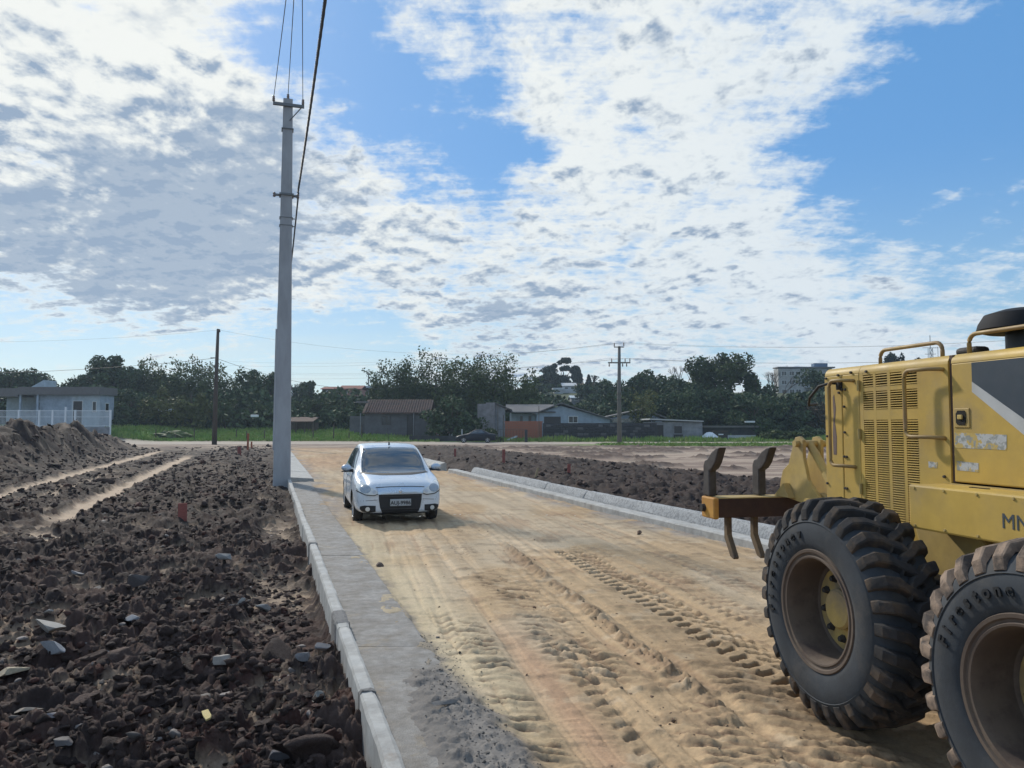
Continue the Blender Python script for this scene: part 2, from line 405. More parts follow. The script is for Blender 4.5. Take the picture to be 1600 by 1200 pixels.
    rc = lerp3(rc, np.array((.36, .22, .13)), sstep(Y, 26, 36) * .6 * sstep(fbm(X * .4, Y * .25, 84), .3, .6))
    sidedirt = np.maximum((1 - sstep(v, 1.3, 2.2)) * sstep(Y, 13, 17), sstep(v + .4 * (n2 - .5), 6.3, 6.9) * .8) * sstep(fbm(X * 1.5, Y * .8, 85), .40, .55)
    rc = lerp3(rc, C_GREY, np.clip(sidedirt, 0, .8))
    hd = hd + sidedirt * .025 * n2
    brk = fbm(X * 2.2, Y * 2.2, 91, 4, .6)
    def ripple(wc, wd, y0, y1, depth, pitch, thr, seed, ww=wv, skew=.35):
        """broken cross ridges left by a tyre"""
        lat = ww - wc
        m = (1 - sstep(np.abs(lat + .06 * (fbm(X * 3, Y * 3, seed) - .5)), wd * .35, wd * .62)) * sstep(Y, y0, y0 + .7) * (1 - sstep(Y, y1 - 1.2, y1))
        m = m * sstep(fbm(X * 1.2 + seed, Y * .8, seed + 1, 3), thr, thr + .14)
        ph = (Y + skew * lat + .26 * (fbm(X * 3, Y * 3, seed + 2) - .5)) / (pitch * .82)
        saw = (ph - np.floor(ph)); edge = np.exp(-((saw - .5) / .13) ** 2)
        hole = np.exp(-((saw - .16) / .15) ** 2)
        b2 = sstep(fbm(X * 2.2, Y * 8, seed + 3, 3), .40, .58)
        return m, (edge * depth * (.35 + brk) - hole * depth * .6 * (.3 + brk)) * (.25 + .75 * b2) * .60 + .012 * fbm(X * 16, Y * 22, seed + 4, 3, .6), m * np.clip(hole * 1.3, 0, 1) * (.3 + .7 * b2)
    dmg_shade = np.zeros(N)
    for a in ((1.05, .30, 3.4, 7.6, .045, .17, .30, 101), (1.82, .62, 3.4, 9.4, .050, .19, .34, 111), (1.62, .34, 7.5, 12.5, .030, .16, .38, 121),
              (2.75, .50, 3.0, 6.4, .042, .21, .42, 131), (2.3, .40, 3.4, 6.0, .038, .18, .42, 141), (4.35, .40, 8.0, 12.0, .022, .2, .42, 151), (3.7, .35, 4.6, 8.0, .020, .2, .5, 161),
              (1.2, .5, 9.0, 14.0, .016, .2, .40, 171)):
        m, e, hole = ripple(*a); hd = hd + m * e; dmg_shade = np.maximum(dmg_shade, hole * min(1, a[4] / .04))
    # crumbly berm of the wheel edge
    bm_ = np.exp(-((wv - 2.30 + .05 * (n2 - .5)) / .075) ** 2) * sstep(Y, 4.2, 5.2) * (1 - sstep(Y, 10.5, 12))
    hd = hd + bm_ * (.015 + bumps(X, Y, .085, 8, .055, .8) * sstep(brk, .3, .55)); dmg_shade = np.maximum(dmg_shade, bm_ * .55)
    # crisp double row of lug prints of the grader tyre
    lat = wv - 3.13; trk = sstep(np.abs(lat), .235, .205) * sstep(Y, 4.9, 5.3) * (1 - sstep(Y + .8 * n2, 11.2, 12.2))
    pit = .19
    ph = (Y + np.sign(lat) * .25 * pit + .80 * np.abs(lat)) / pit; fr = ph - np.floor(ph)
    lug = sstep(fr, .12, .2) * (1 - sstep(fr, .46, .56)) * sstep(np.abs(lat), .012, .03)
    hd = hd - trk * (.056 * lug * (.75 + .6 * vnoise(X * 5, Y * 5, 7)) - .008) ; dmg_shade = np.maximum(dmg_shade, trk * lug * .8)
    hd = hd - .03 * np.exp(-((wv - 3.13) / .25) ** 2) * (Y < 12)
    for wc2, ya_, yb_, dp_ in ((1.78, 3.4, 7.2, .022), (3.72, 5.5, 10.5, .012), (.98, 4.2, 8.0, .013)):
        lat2 = wv - wc2; t2 = sstep(np.abs(lat2), .225, .195) * sstep(Y, ya_, ya_ + .6) * (1 - sstep(Y + 1.5 * n2, yb_, yb_ + 1.2)) * sstep(fbm(X * 1.6, Y * 1.1, 401, 3), .42, .60)
        ph2 = (Y + np.sign(lat2) * .05 + .7 * np.abs(lat2) + .05 * (n2 - .5)) / .17; f2_ = ph2 - np.floor(ph2); lg2 = sstep(f2_, .12, .22) * (1 - sstep(f2_, .46, .58)) * sstep(np.abs(lat2), .01, .04)
        hd = hd - t2 * lg2 * dp_ * (.5 + vnoise(X * 6, Y * 6, 8)); dmg_shade = np.maximum(dmg_shade, t2 * lg2 * .6)
    # smooth second wheel path and scattered scuffs
    scuff = sstep(fbm(X * 1.9, Y * 5.5, 95, 4, .62), .60, .68) * (1 - yel * .7)
    hd = hd + scuff * .012 * fbm(X * 14, Y * 14, 96) * 2; dmg_shade = np.maximum(dmg_shade, scuff * .30)
    rc = lerp3(rc, C_DAMP_SHADE * 1.2, np.clip(dmg_shade, 0, 1) * .85)  # damp broken earth, plus shadow inside the prints and ruts painted into the colour
    rc = lerp3(rc, C_SAND * 1.12, sstep(fbm(X * 6, Y * 6, 97), .62, .74) * .5)
    lap = sstep(v, 1.335, 1.27) * sstep(v, .98, 1.12 + .1 * n2) * sstep(fbm(X * 6, Y * 3.2, 201, 5, .65), .54, .66)
    spill = sstep(5.7 - Y + 1.3 * (v - 1.2) + 1.6 * (n2 - .5), 0, 1.3) * sstep(v, .80, 1.0) * (1 - sstep(v + .3 * (n2 - .5), 1.30, 1.50)) * sstep(Y, 2, 2.6)
    wid = np.exp(-((v - 1.30) / .10) ** 2) * sstep(fbm(X * 4, Y * 2, 203), .42, .55)
    hd = np.where(lap > .03, np.maximum(hd, .028 + lap * (.004 + .018 * fbm(X * 20, Y * 20, 202, 3, .6))), hd)
    hd = hd * (1 - spill) + spill * (.048 + .030 * fbm(X * 8, Y * 8, 204, 5, .7) + broken(X, Y, .05, 205, .016, .6) + broken(X, Y, .12, 206, .022, .3))
    rc = lerp3(rc, np.array((.165, .155, .145)), np.clip(spill + wid * .6 * sstep(fbm(X * 9, Y * 9, 207, 4), .4, .6), 0, 1) * .95)
    edge_g = (1 - sstep(v + .10 * (n2 - .5), 1.24, 1.36)) * (1 - .75 * np.clip(lap * 2, 0, 1) * (1 - sstep(6.2 - Y, 0, 1)))
    rc = lerp3(rc, np.array((.20, .185, .17)), edge_g)
    streak = fbm(wv * 7, Y * .16, 301, 4, .6); streak2 = fbm((v + .3 * np.sin(Y * .21)) * 5, Y * .12, 302, 4, .6)
    rc = rc * (1 + .55 * (streak - .5) + .45 * (streak2 - .5))[:, None]
    rc = lerp3(rc, np.array((.27, .175, .11)), sstep(streak * .6 + fbm(X * 1.1, Y * .7, 303) * .4, .56, .68) * .55 * (v > 1.5))
    hd = hd - .02 * (sstep(streak, .52, .7)) * (v > 1.5)
    road = (~left) & (~right)
    Z = np.where(left, hl, np.where(right, hr, hd))
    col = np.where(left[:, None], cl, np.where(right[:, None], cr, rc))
    # ---------------- the far end: worked earth, street, grass verge
    endm = sstep(Y + 2.5 * (n1 - .5), 57, 66)
    Z = Z * (1 - endm) + endm * (.02 * n2 * 2)
    farc = lerp3(np.tile(np.array((.30, .235, .18)), (N, 1)), C_SOIL2 * 1.5, sstep(fbm(X * .35, Y * 1.1, 99), .42, .6))
    col = lerp3(col, farc, endm)
    strt = sstep(Y, 72.5, 73.5) * (1 - sstep(Y, 82, 83))
    col = lerp3(col, C_STREET, strt)
    gr = np.maximum(sstep(Y + 1.6 * (n1 - .5), 82, 84), sstep(Y + 7 * (fbm(X * .18, Y * .4, 98) - .5), 66.5, 70.5) * (1 - sstep(Y, 72, 73)) * sstep(X, 2, 9))
    grc = lerp3(np.tile(C_GRASS, (N, 1)), np.array((.11, .15, .04)), sstep(fbm(X * .5, Y * .5, 100), .35, .65))
    col = lerp3(col, grc, gr); Z = Z + gr * .12 * n2
    return Z + H, col
def ground_z(x, y):
    z, _ = terrain(np.array([float(x)]), np.array([float(y)])); return float(z[0])

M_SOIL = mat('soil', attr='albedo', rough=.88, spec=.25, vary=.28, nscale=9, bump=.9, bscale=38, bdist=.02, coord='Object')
M_ROAD = mat('road_sand', attr='albedo', rough=.95, spec=.2, vary=.16, nscale=13, bump=.55, bscale=85, bdist=.012, coord='Object')

def polar(r, a, fine):
    RR, AA = np.meshgrid(r, a, indexing='ij'); X = (RR * np.sin(AA)).ravel(); Y = (RR * np.cos(AA)).ravel()
    Z, c = terrain(X, Y, fine)
    nr, na = len(r), len(a); i = np.arange(nr - 1)[:, None] * na + np.arange(na - 1)[None, :]
    Q = np.stack([i, i + 1, i + na + 1, i + na], -1).reshape(-1, 4)[:, ::-1]
    return np.stack([X, Y, Z], 1), Q, c
def split_mesh(V, Q, c, name, m, sel, label=None):
    Qs = Q[sel]; u, inv = np.unique(Qs, return_inverse=True)
    me = np_mesh(name, V[u], inv.reshape(-1, 4), m, {'albedo': c[u]}, smooth=True)
    o = bpy.data.objects.new(name, me); link(o); tag(o, label, kind='structure'); return o
def rings(r0, r1, k, c):
    r = [r0]
    while r[-1] < r1: r.append(r[-1] + k * r[-1] + c)
    r[-1] = r1; return np.array(r)
for r, a in ((rings(1.6, 15.5, .0034, .0020), np.arange(-radians(54), radians(40.1), .0020)), (rings(15.5, 112, .0062, 0), np.arange(-radians(54), radians(40.2), .0029))):
    V, Q, c = polar(r, a, True)
    cx = V[Q[:, 0], 0] + KD * V[Q[:, 0], 1]; cy = V[Q[:, 0], 1]
    isroad = (cx > .86) & (cx < 7.2) & (cy < 62)
    far = r[0] > 10
    split_mesh(V, Q, c, 'ground', M_SOIL, ~isroad, 'worked earth, street and grass field in the distance' if far else 'dark churned soil beside the unpaved road')
    split_mesh(V, Q, c, 'road', M_ROAD, isroad, 'far stretch of the sandy road' if far else 'sandy unpaved road with tyre tracks between two kerbs')
# the same land outside the picture and out to the horizon, coarser
ra = np.concatenate([[.02], np.geomspace(1, 112, 130)])
a2 = np.linspace(radians(40) - .004, 2 * pi - radians(54) + .004, 150)
V, Q, c = polar(ra, a2, False); V[:, 2] -= .01
split_mesh(V, Q, c, 'ground', M_SOIL, np.ones(len(Q), bool), 'churned soil around the building site outside the view')
a3 = np.linspace(-radians(54), radians(41.5), 46); V, Q, c = polar(np.array([.02, .6, 1.1, 1.62]), a3, False)
split_mesh(V, Q, c, 'ground', M_SOIL, np.ones(len(Q), bool), 'soil right under the camera')
r3 = np.geomspace(111, 3500, 60); a4 = np.linspace(0, 2 * pi, 181)
V, Q, c = polar(r3, a4, False); V[:, 2] -= .03
M_FAR = mat('far_land', (.045, .065, .025), rough=1, col2=(.07, .08, .035), nscale=.05)
split_mesh(V, Q, c, 'terrain', M_FAR, np.ones(len(Q), bool), 'green land and low hill behind the houses')

# ------------------------------------------------------------------ clods and stones as loose geometry
def ico(sub):
    bm = bmesh.new(); bmesh.ops.create_icosphere(bm, subdivisions=sub, radius=1)
    V = np.array([v.co[:] for v in bm.verts]); Fc = np.array([[q.index for q in f.verts] for f in bm.faces]); bm.free(); return V, Fc
def rock_shapes(n, sub, rng, rough=.28, flat=.75, angular=False):
    V, Fc = ico(sub); out = []; crumb = sub >= 2 and not angular
    for i in range(n):
        P = V.copy()
        k = rng.normal(size=(9, 3)); k /= np.linalg.norm(k, axis=1)[:, None]
        if angular:
            for q in k:
                lim = rng.uniform(.28, .62); d = P @ q; P = P - np.clip(d - lim, 0, None)[:, None] * q
        d = 1 + rough * sum(np.sin((V @ kk) * f + ph)[:, None] / (1 + .25 * f) for kk, f, ph in zip(k[:6], rng.uniform(2, 9, 6), rng.uniform(0, 6, 6)))
        P = P * d; P += rng.normal(size=P.shape) * rough * (.12 if not crumb else .30)
        P *= np.array([1, rng.uniform(.6, .95), flat * rng.uniform(.6, 1.)])
        out.append(P)
    return out, Fc
def scatter_mesh(name, X, Y, size, shapes, Fc, m, cols, sink=-.05, label=None, zoff=0):
    n = len(X); Z, _ = terrain(X, Y); rng = np.random.default_rng(len(X))
    idx = rng.integers(0, len(shapes), n); ang = rng.uniform(0, 2 * pi, n); t1 = rng.normal(size=n) * .35
    SV = np.stack(shapes)[idx] * size[:, None, None]
    # tilt about x then spin about z
    c1, s1 = np.cos(t1)[:, None], np.sin(t1)[:, None]
    y = SV[:, :, 1] * c1 - SV[:, :, 2] * s1; z = SV[:, :, 1] * s1 + SV[:, :, 2] * c1; x = SV[:, :, 0]
    ca, sa = np.cos(ang)[:, None], np.sin(ang)[:, None]
    W = np.stack([x * ca - y * sa + X[:, None], x * sa + y * ca + Y[:, None], z + (Z + size * sink + zoff)[:, None]], -1)
    nv = W.shape[1]; FF = (Fc[None] + (np.arange(n) * nv)[:, None, None]).reshape(-1, 3)
    me = np_mesh(name, W.reshape(-1, 3), FF, m, {'albedo': np.repeat(cols, nv, 0)}, smooth=False)
    o = bpy.data.objects.new(name, me); link(o); tag(o, label, kind='stuff'); return o
M_CLOD = mat('clod', attr='albedo', rough=.86, spec=.25, vary=.38, nscale=26, bump=1.0, bscale=55, bdist=.022)
M_STONE = mat('stone', attr='albedo', rough=.8, vary=.2, nscale=12, bump=.4, bscale=60)
shp, FC1 = rock_shapes(20, 1, RNG, .42, .8); shp2, FC2 = rock_shapes(24, 2, RNG, .40, .8); shp3, _ = rock_shapes(24, 2, RNG, .16, .7, True); shp2 = shp2[:10] + [q * 1.35 for q in shp3]; shp4, FC4 = rock_shapes(12, 3, RNG, .30, .8); shp5, _ = rock_shapes(12, 3, RNG, .13, .7, True); shp4 = shp4[:5] + [q * 1.35 for q in shp5]
def sample(n, rmin, rmax, amin, amax, p=1.0):
    rr = rmin * (rmax / rmin) ** (RNG.uniform(size=n) ** p); aa = RNG.uniform(radians(amin), radians(amax), n)
    return rr * np.sin(aa), rr * np.cos(aa), rr
X, Y, R_ = sample(31000, 3.0, 34, -53, 2, .8); ok = (X + KD * Y < .40); X, Y, R_ = X[ok], Y[ok], R_[ok]
keep = (vnoise(X * 1.3, Y * 1.3, 5) > .25) & ((Y < 14) | ((np.abs(X + KD * Y + .014 * Y + 7.35) > .45) & (np.abs(X + KD * Y + .014 * Y + 4.3) > .45))); X, Y, R_ = X[keep], Y[keep], R_[keep]
n = len(X); sz = np.exp(RNG.normal(-3.75, .50, n)) * (1 + .25 * np.log(R_ / 3))
def soilcols(n):
    t = RNG.uniform(size=(n, 1)); c = C_SOIL * (1 - t) + C_SOIL2 * t
    red = RNG.uniform(size=n) < .08; c[red] = C_RED * RNG.uniform(.8, 1.3, (red.sum(), 1)); return c * RNG.uniform(.7, 1.3, (n, 1))
nr_ = R_ < 9; sz = np.clip(sz * RNG.uniform(.6, 1.3, n), .006, .055)
scatter_mesh('soil_clods', X[nr_], Y[nr_], sz[nr_], shp2, FC2, M_CLOD, soilcols(int(nr_.sum())), label='crumbled dark soil clods in the left foreground')
scatter_mesh('soil_clods', X[~nr_], Y[~nr_], sz[~nr_], shp, FC1, M_CLOD, soilcols(int((~nr_).sum())), label='crumbled dark soil clods on the left plot')
X, Y, R_ = sample(640, 3.2, 20, -50, 2); ok = (X + KD * Y < .38); X, Y, R_ = X[ok], Y[ok], R_[ok]; n = len(X)
scatter_mesh('soil_clods', X, Y, np.exp(RNG.normal(-3.0, .42, n)), shp4, FC4, M_CLOD, soilcols(n), sink=-.15, label='large dark soil clods on the left plot')
X, Y, R_ = sample(4200, 14, 60, -20, 33); vv = X + KD * Y; ok = (vv > 7.6) & (vv < 15.0); X, Y, R_ = X[ok], Y[ok], R_[ok]; n = len(X)
scatter_mesh('soil_clods', X, Y, np.exp(RNG.normal(-2.75, .38, n)), shp, FC1, M_CLOD, soilcols(n), label='dark soil clods behind the right kerb')
X, Y, R_ = sample(2600, 24, 60, -42, -14); vv = X + KD * Y; ok = (vv < -8.7) & (vv > -15); X, Y, R_ = X[ok], Y[ok], R_[ok]; n = len(X)
scatter_mesh('soil_clods', X, Y, np.exp(RNG.normal(-2.75, .4, n)), shp, FC1, M_CLOD, soilcols(n), label='lumps of soil on the long spoil heap')
X, Y, R_ = sample(6500, 18, 70, -41, -13); vv = X + KD * Y; ok = (vv < .2) & (np.abs(vv + .014 * Y + 7.35) > .5) & (np.abs(vv + .014 * Y + 4.3) > .5); X, Y, R_ = X[ok], Y[ok], R_[ok]; n = len(X)
scatter_mesh('soil_clods', X, Y, np.exp(RNG.normal(-3.0, .4, n)) * (.8 + R_ / 60), shp, FC1, M_CLOD, soilcols(n), sink=.0, label='dark clods over the farther part of the left plot')
ang_shp, FCA = rock_shapes(16, 2, RNG, .03, .6, True)
X, Y, R_ = sample(760, 3.2, 32, -37, 2, .9); ok = (X + KD * Y < .3); X, Y, R_ = X[ok], Y[ok], R_[ok]; n = len(X)
scatter_mesh('stone_chips', X, Y, np.exp(RNG.normal(-3.5, .45, n)), ang_shp, FCA, M_STONE, np.array((.15, .13, .12)) * RNG.uniform(.4, 1.5, (n, 1)), sink=.1, label='small grey stone chips in the soil')
# dirt crumbs on the road and dry mortar crumbs along the gutter
X, Y, R_ = sample(3000, 3.4, 15, -14, 30); vv = X + KD * Y; wv_ = X + .213 * Y
pr = np.exp(-((wv_ - 1.9) / .35) ** 2) + np.exp(-((wv_ - 2.3) / .1) ** 2) + np.exp(-((wv_ - 1.05) / .2) ** 2) * .6 + np.exp(-((wv_ - 2.75) / .3) ** 2) * .6 + .05
ok = (vv > 1.4) & (vv < 6.9) & (RNG.uniform(size=len(X)) < pr * .45); X, Y, R_ = X[ok], Y[ok], R_[ok]; n = len(X)
t = RNG.uniform(size=(n, 1)); scatter_mesh('dirt_crumbs', X, Y, np.exp(RNG.normal(-4.85, .45, n)), shp, FC1, M_CLOD, (C_DAMP_SHADE * 1.5) * (1 - t) + C_SAND * .7 * t, label='crumbs of damp dirt along the wheel tracks')
n = 1800; Y = 2.6 + 3.9 * RNG.uniform(size=n) ** 1.3; vv = 1.24 + RNG.normal(size=n) * .11 - .22 * sstep(4.9 - Y, 0, 1.6) * RNG.uniform(size=n); X = vv - KD * Y
APZ = lambda v_: np.where(v_ < 1.3, .05, 0)
scatter_mesh('mortar_crumbs', X, Y, np.exp(RNG.normal(-5.4, .5, n)), shp, FC1, M_CLOD, np.array((.17, .16, .15)) * RNG.uniform(.6, 1.2, (n, 1)), label='grey dry mortar crumbs spilled over the gutter edge', zoff=0) \
    .location.z = .0
# ------------------------------------------------------------------ kerbs and gutters
M_CONC = mat('kerb_concrete', (.40, .40, .385), rough=.88, col2=(.30, .295, .28), nscale=5, vary=.14, bump=.35, bscale=110, col3=(.22, .17, .13), n3scale=2.6, n3lo=.60, n3hi=.78)
M_ROUGHC = mat('rough_concrete', (.37, .38, .385), rough=.92, col2=(.24, .245, .25), nscale=22, nlo=.45, nhi=.58, vary=.2, bump=.9, bscale=45, bdist=.02)
M_APRON = mat('gutter_concrete', (.30, .285, .265), rough=.92, col2=(.235, .215, .19), nscale=4.5, vary=.26, bump=.9, bscale=90, bdist=.012, col3=(.33, .26, .17), n3scale=1.6, n3lo=.58, n3hi=.75)
M_MORTAR = mat('mortar', (.20, .195, .19), rough=.95, vary=.25, nscale=14, bump=1, bscale=50, bdist=.02)
def along(v, Y): return v - KD * Y
def slab_run(name, prof, Y0, Y1, m, parent, gap=.008, wob=.007, seed=0, zj=0., step=.12, vj=0.):
    """one cast piece: prof is a list of (v, z) going round the cross-section, swept along the road"""
    rng = random.Random(seed); b = MB(); n = max(2, int((Y1 - Y0) / step) + 1); m_ = len(prof); vs = []
    for i in range(n):
        y = Y0 + gap / 2 + (Y1 - Y0 - gap) * i / (n - 1); hz_ = float(base_h(np.array([0.]), np.array([y]))[0])
        e = .006 if i in (0, n - 1) else 0
        for j, (v, z) in enumerate(prof):
            cv = sum(p[0] for p in prof) / m_
            wv_ = v + vj + (cv - v) / abs(cv - v + 1e-6) * e + (rng.random() - .5) * wob
            vs.append((along(wv_, y), y, z + zj - (e if z > 0 else 0) + hz_ + (rng.random() - .5) * wob * .6))
    fs = [(i * m_ + j, i * m_ + (j + 1) % m_, (i + 1) * m_ + (j + 1) % m_, (i + 1) * m_ + j) for i in range(n - 1) for j in range(m_)]
    fs += [tuple(range(m_))[::-1], tuple(range((n - 1) * m_, n * m_))]
    b.add(vs, fs); return b.build(name, m, parent, smooth=True, autosmooth=24)
kl = thing('kerb', 'pale concrete kerb with worn joints and grey gutter slabs along the left side of the sandy road', 'kerb', (0, 0, 0))
prof_l = [(.575, -.45), (.577, .130), (.590, .150), (.66, .155), (.680, .146), (.692, .02), (.692, -.45)]
ys = [-1.0, 1.2, 2.9, 4.72, 6.25, 8.5, 10.6, 12.8, 15.0, 17.2, 19.4, 21.6, 23.8]
for i in range(len(ys) - 1):
    slab_run('kerb_block', prof_l, ys[i], ys[i + 1], M_CONC, kl, seed=i, zj=random.uniform(-.004, .004), vj=random.uniform(-.005, .005), gap=.004)
prof_a = [(.69, -.2), (.69, .042), (.72, .038), (1.27, .040), (1.30, .028), (1.30, -.2)]
ya = [-1.0, 2.2, 6.1, 10.3, 13.9, 17.3, 20.6, 23.9]
for i in range(len(ya) - 1):
    slab_run('gutter_slab', prof_a, ya[i], ya[i + 1], M_APRON, kl, seed=50 + i, zj=random.uniform(-.004, .004), wob=.011)
# mortar patches over two joints
for yj, ln in ((6.35, .42), (10.62, .10), (4.74, .05)):
    slab_run('mortar_joint', [(.570, -.3), (.571, .133), (.588, .156), (.66, .161), (.686, .151), (.700, .03), (.700, -.3)], yj, yj + ln, M_MORTAR, kl, seed=int(yj * 7), wob=.014, step=.03)
kf = thing('kerb', 'broad pale kerb slab running on beyond the tall grey pole, left of the road', 'kerb', (0, 0, 0))
for i in range(8):
    slab_run('kerb_block', [(.50, -.3), (.50, .15), (.54, .17), (.95, .15), (1.42, .12), (1.45, .08), (1.45, -.3)], 24.5 + i * 3.4, 24.5 + (i + 1) * 3.4, M_CONC, kf, seed=80 + i, wob=.01, zj=random.uniform(-.01, .01))
kr = thing('kerb', 'rough grey kerb with a raised gutter ledge along the right side of the road', 'kerb', (0, 0, 0))
prof_r = [(7.26, -.2), (7.30, .15), (7.38, .285), (7.42, .31), (7.50, .31), (7.54, .28), (7.54, -.2)]
prof_g = [(6.98, -.2), (6.98, .115), (7.01, .14), (7.27, .135), (7.27, -.2)]
y = 3.0; i = 0
while y < 27.4:
    slab_run('kerb_block', prof_r, y, min(y + 2.45, 27.6), M_ROUGHC, kr, seed=200 + i, zj=random.uniform(-.008, .008), vj=random.uniform(-.015, .015), wob=.012); y += 2.45; i += 1
y = 3.2; i = 0
while y < 29.4:
    slab_run('gutter_slab', prof_g, y, min(y + 3.3, 29.6), M_CONC, kr, seed=300 + i, zj=random.uniform(-.004, .004), wob=.006); y += 3.3; i += 1
ks = thing('kerb', 'detached far stretch of pale kerb, beyond the break in the right kerb', 'kerb', (0, 0, 0))
for i in range(5):
    slab_run('kerb_block', [(6.70 + .0 * i, -.2), (6.72, .13), (6.95, .30), (7.10, .33), (7.16, .30), (7.16, -.2)], 30.6 + i * 3.0, 33.6 + i * 3.0, M_ROUGHC if i else M_CONC, ks, seed=400 + i, wob=.012, vj=.04 * i)

# ------------------------------------------------------------------ poles and wires
M_POLE = mat('pole_concrete', (.36, .375, .40), rough=.8, col2=(.30, .31, .33), nscale=2.5, vary=.06, bump=.15, bscale=60, stretch=(1, 1, .25))
M_WOOD = mat('old_wood', (.075, .058, .048), rough=.9, vary=.2, nscale=4, stretch=(3, 3, .4), bump=.3, bscale=30)
M_STEEL = mat('galvanised_steel', (.16, .17, .18), rough=.5, metal=.6, vary=.1)
M_WIRE = mat('wire', (.05, .052, .06), rough=.6, vary=0)
M_INS = mat('insulator', (.16, .11, .09), rough=.35, vary=0)
def wire(p0, p1, sag, r, name='power_line', label=None, n=24, group=None):
    p0, p1 = Vector(p0), Vector(p1); pts = []
    for i in range(n + 1):
        t = i / n; p = p0.lerp(p1, t); p.z -= sag * 4 * t * (1 - t); pts.append(p)
    b = MB(); b.tube(pts, r, 5); o = b.build(name, M_WIRE); tag(o, label, 'power line', group); return o
PX, PY = gnd(440, 760, -.12)[:2]
def v_line(Y): return (along(PX + KD * PY, Y))
rd = Vector((-.305, .952, 0)); rp = Vector((.952, .305, 0))       # along / across the road
def concrete_pole(loc, H, label, w0=.27, w1=.145, detail=True):
    t = thing('utility_pole', label, 'utility pole', loc, atan2(rp.y, rp.x), 'concrete poles beside the kerb')
    b = MB(); vs = []; n = 12
    for i in range(n + 1):
        z = -.5 + (H + .5) * i / n; k = i / n; a, c = w0 + (w1 - w0) * k, (w0 * .8 + (w1 * .9 - w0 * .8) * k); ch = .12 * a
        for x, y in ((-a + ch, -c), (a - ch, -c), (a, -c + ch), (a, c - ch), (a - ch, c), (-a + ch, c), (-a, c - ch), (-a, -c + ch)): vs.append((x, y, z))
    fs = [(i * 8 + j, i * 8 + (j + 1) % 8, (i + 1) * 8 + (j + 1) % 8, (i + 1) * 8 + j) for i in range(n) for j in range(8)] + [tuple(range(n * 8, n * 8 + 8))]
    b.add(vs, fs); b.build('pole', M_POLE, t)
    if detail:
        b = MB(); b.span(-.46, .50, -.20, -.12, H - .27, H - .18); b.build('crossarm', M_STEEL, t)
        b = MB(); b.tube([(.44, -.16, H - .23), (.06, -.15, H - .72)], .018, 6); b.build('brace', M_STEEL, t)
        b = MB(); b.span(-.185, .185, -.17, .17, H - 1.0, H - .97); b.build('clamp', M_STEEL, t)
        for x, z in ((-.44, H - .18), (.46, H - .18), (0., H)):
            b = MB(); b.lathe([(.02, 0), (.035, .02), (.05, .06), (.03, .08), (.05, .11), (.028, .14), (.045, .17), (.02, .20), (0, .205)], 'z', 12, (x, -.16 if x else 0, z)); b.build('insulator', M_INS, t, smooth=True)
        zb = H - 3.12
        b = MB(); b.span(-.22, .22, -.20, .20, zb - .03, zb + .03); b.span(-.36, -.2, -.04, .04, zb - .03, zb + .03); b.span(.2, .34, -.04, .04, zb - .03, zb + .03); b.build('bracket', M_STEEL, t)
        for x in (-.37, .35):
            b = MB(); b.lathe([(0, -.08), (.035, -.07), (.05, -.03), (.03, 0), (.05, .03), (.035, .07), (0, .08)], 'z', 12, (x, 0, zb)); b.build('insulator', M_INS, t, smooth=True)
        for z in (zb - .75, zb - 1.0):
            b = MB(); b.span(-.205, .205, -.17, .17, z, z + .018); b.tube([(.2, 0, z + .01), (.27, 0, z + .01)], .018, 6); b.build('strap', M_STEEL, t)
    return t
HP = at(447, 155, PY)[2] + .12
concrete_pole((PX, PY, -.15), HP, 'tall grey concrete power pole close to the kerb, nearest of the poles')
p2 = at(430, 690, 60.); Z2 = at(431, 514, 60)[2]
concrete_pole((p2.x, 60, -.1), Z2 + .1, 'thin concrete pole farther away, half hidden behind the tall grey pole', .20, .12, False)
tp = Vector((PX, PY, 0))
def wp(s, l, z): return tp + rd * s + rp * l + Vector((0, 0, z))
for l, z, lb in ((-.44, HP - .14, 'left'), (0, HP + .04, 'middle'), (.46, HP - .14, 'right')):
    wire(wp(-.02, l, z), wp(-38, l * -2.4, z + .1), .55, .011, label='thin overhead power line running up to the frame top, %s of three' % lb)
    wire(wp(.15, l * .1, z), Vector((p2.x, 60, Z2 + (.1 if l else .3))) + rp * l * .1, .7, .010, label='overhead line to the farther pole, %s of three' % lb)
# thick twisted service cable
b = MB(); zb = HP - 3.15
path = []
for i in range(121):
    t = i / 120; p = wp(0, .35, zb).lerp(wp(-38, .35, zb + .2), t); p.z -= .75 * 4 * t * (1 - t); path.append(p)
for k in range(3):
    pts = []
    for i in range(1, 481):
        t = i / 480; j = min(119, int(t * 120)); p = path[j].lerp(path[j + 1], t * 120 - j); a = t * 38 / .30 * 2 * pi + k * 2 * pi / 3
        pts.append(p + rp * cos(a) * .017 + Vector((0, 0, sin(a) * .017)))
    b.tube(pts, .018, 5)
tag(b.build('twisted_cable', M_WIRE), 'thick black twisted cable sweeping up past the tall grey pole', 'cable')
wire(wp(0, .37, zb), wp(37, .1, Z2 - 1.6), 1.3, .028, 'twisted_cable', 'thick cable sagging from the tall grey pole towards the farther pole')

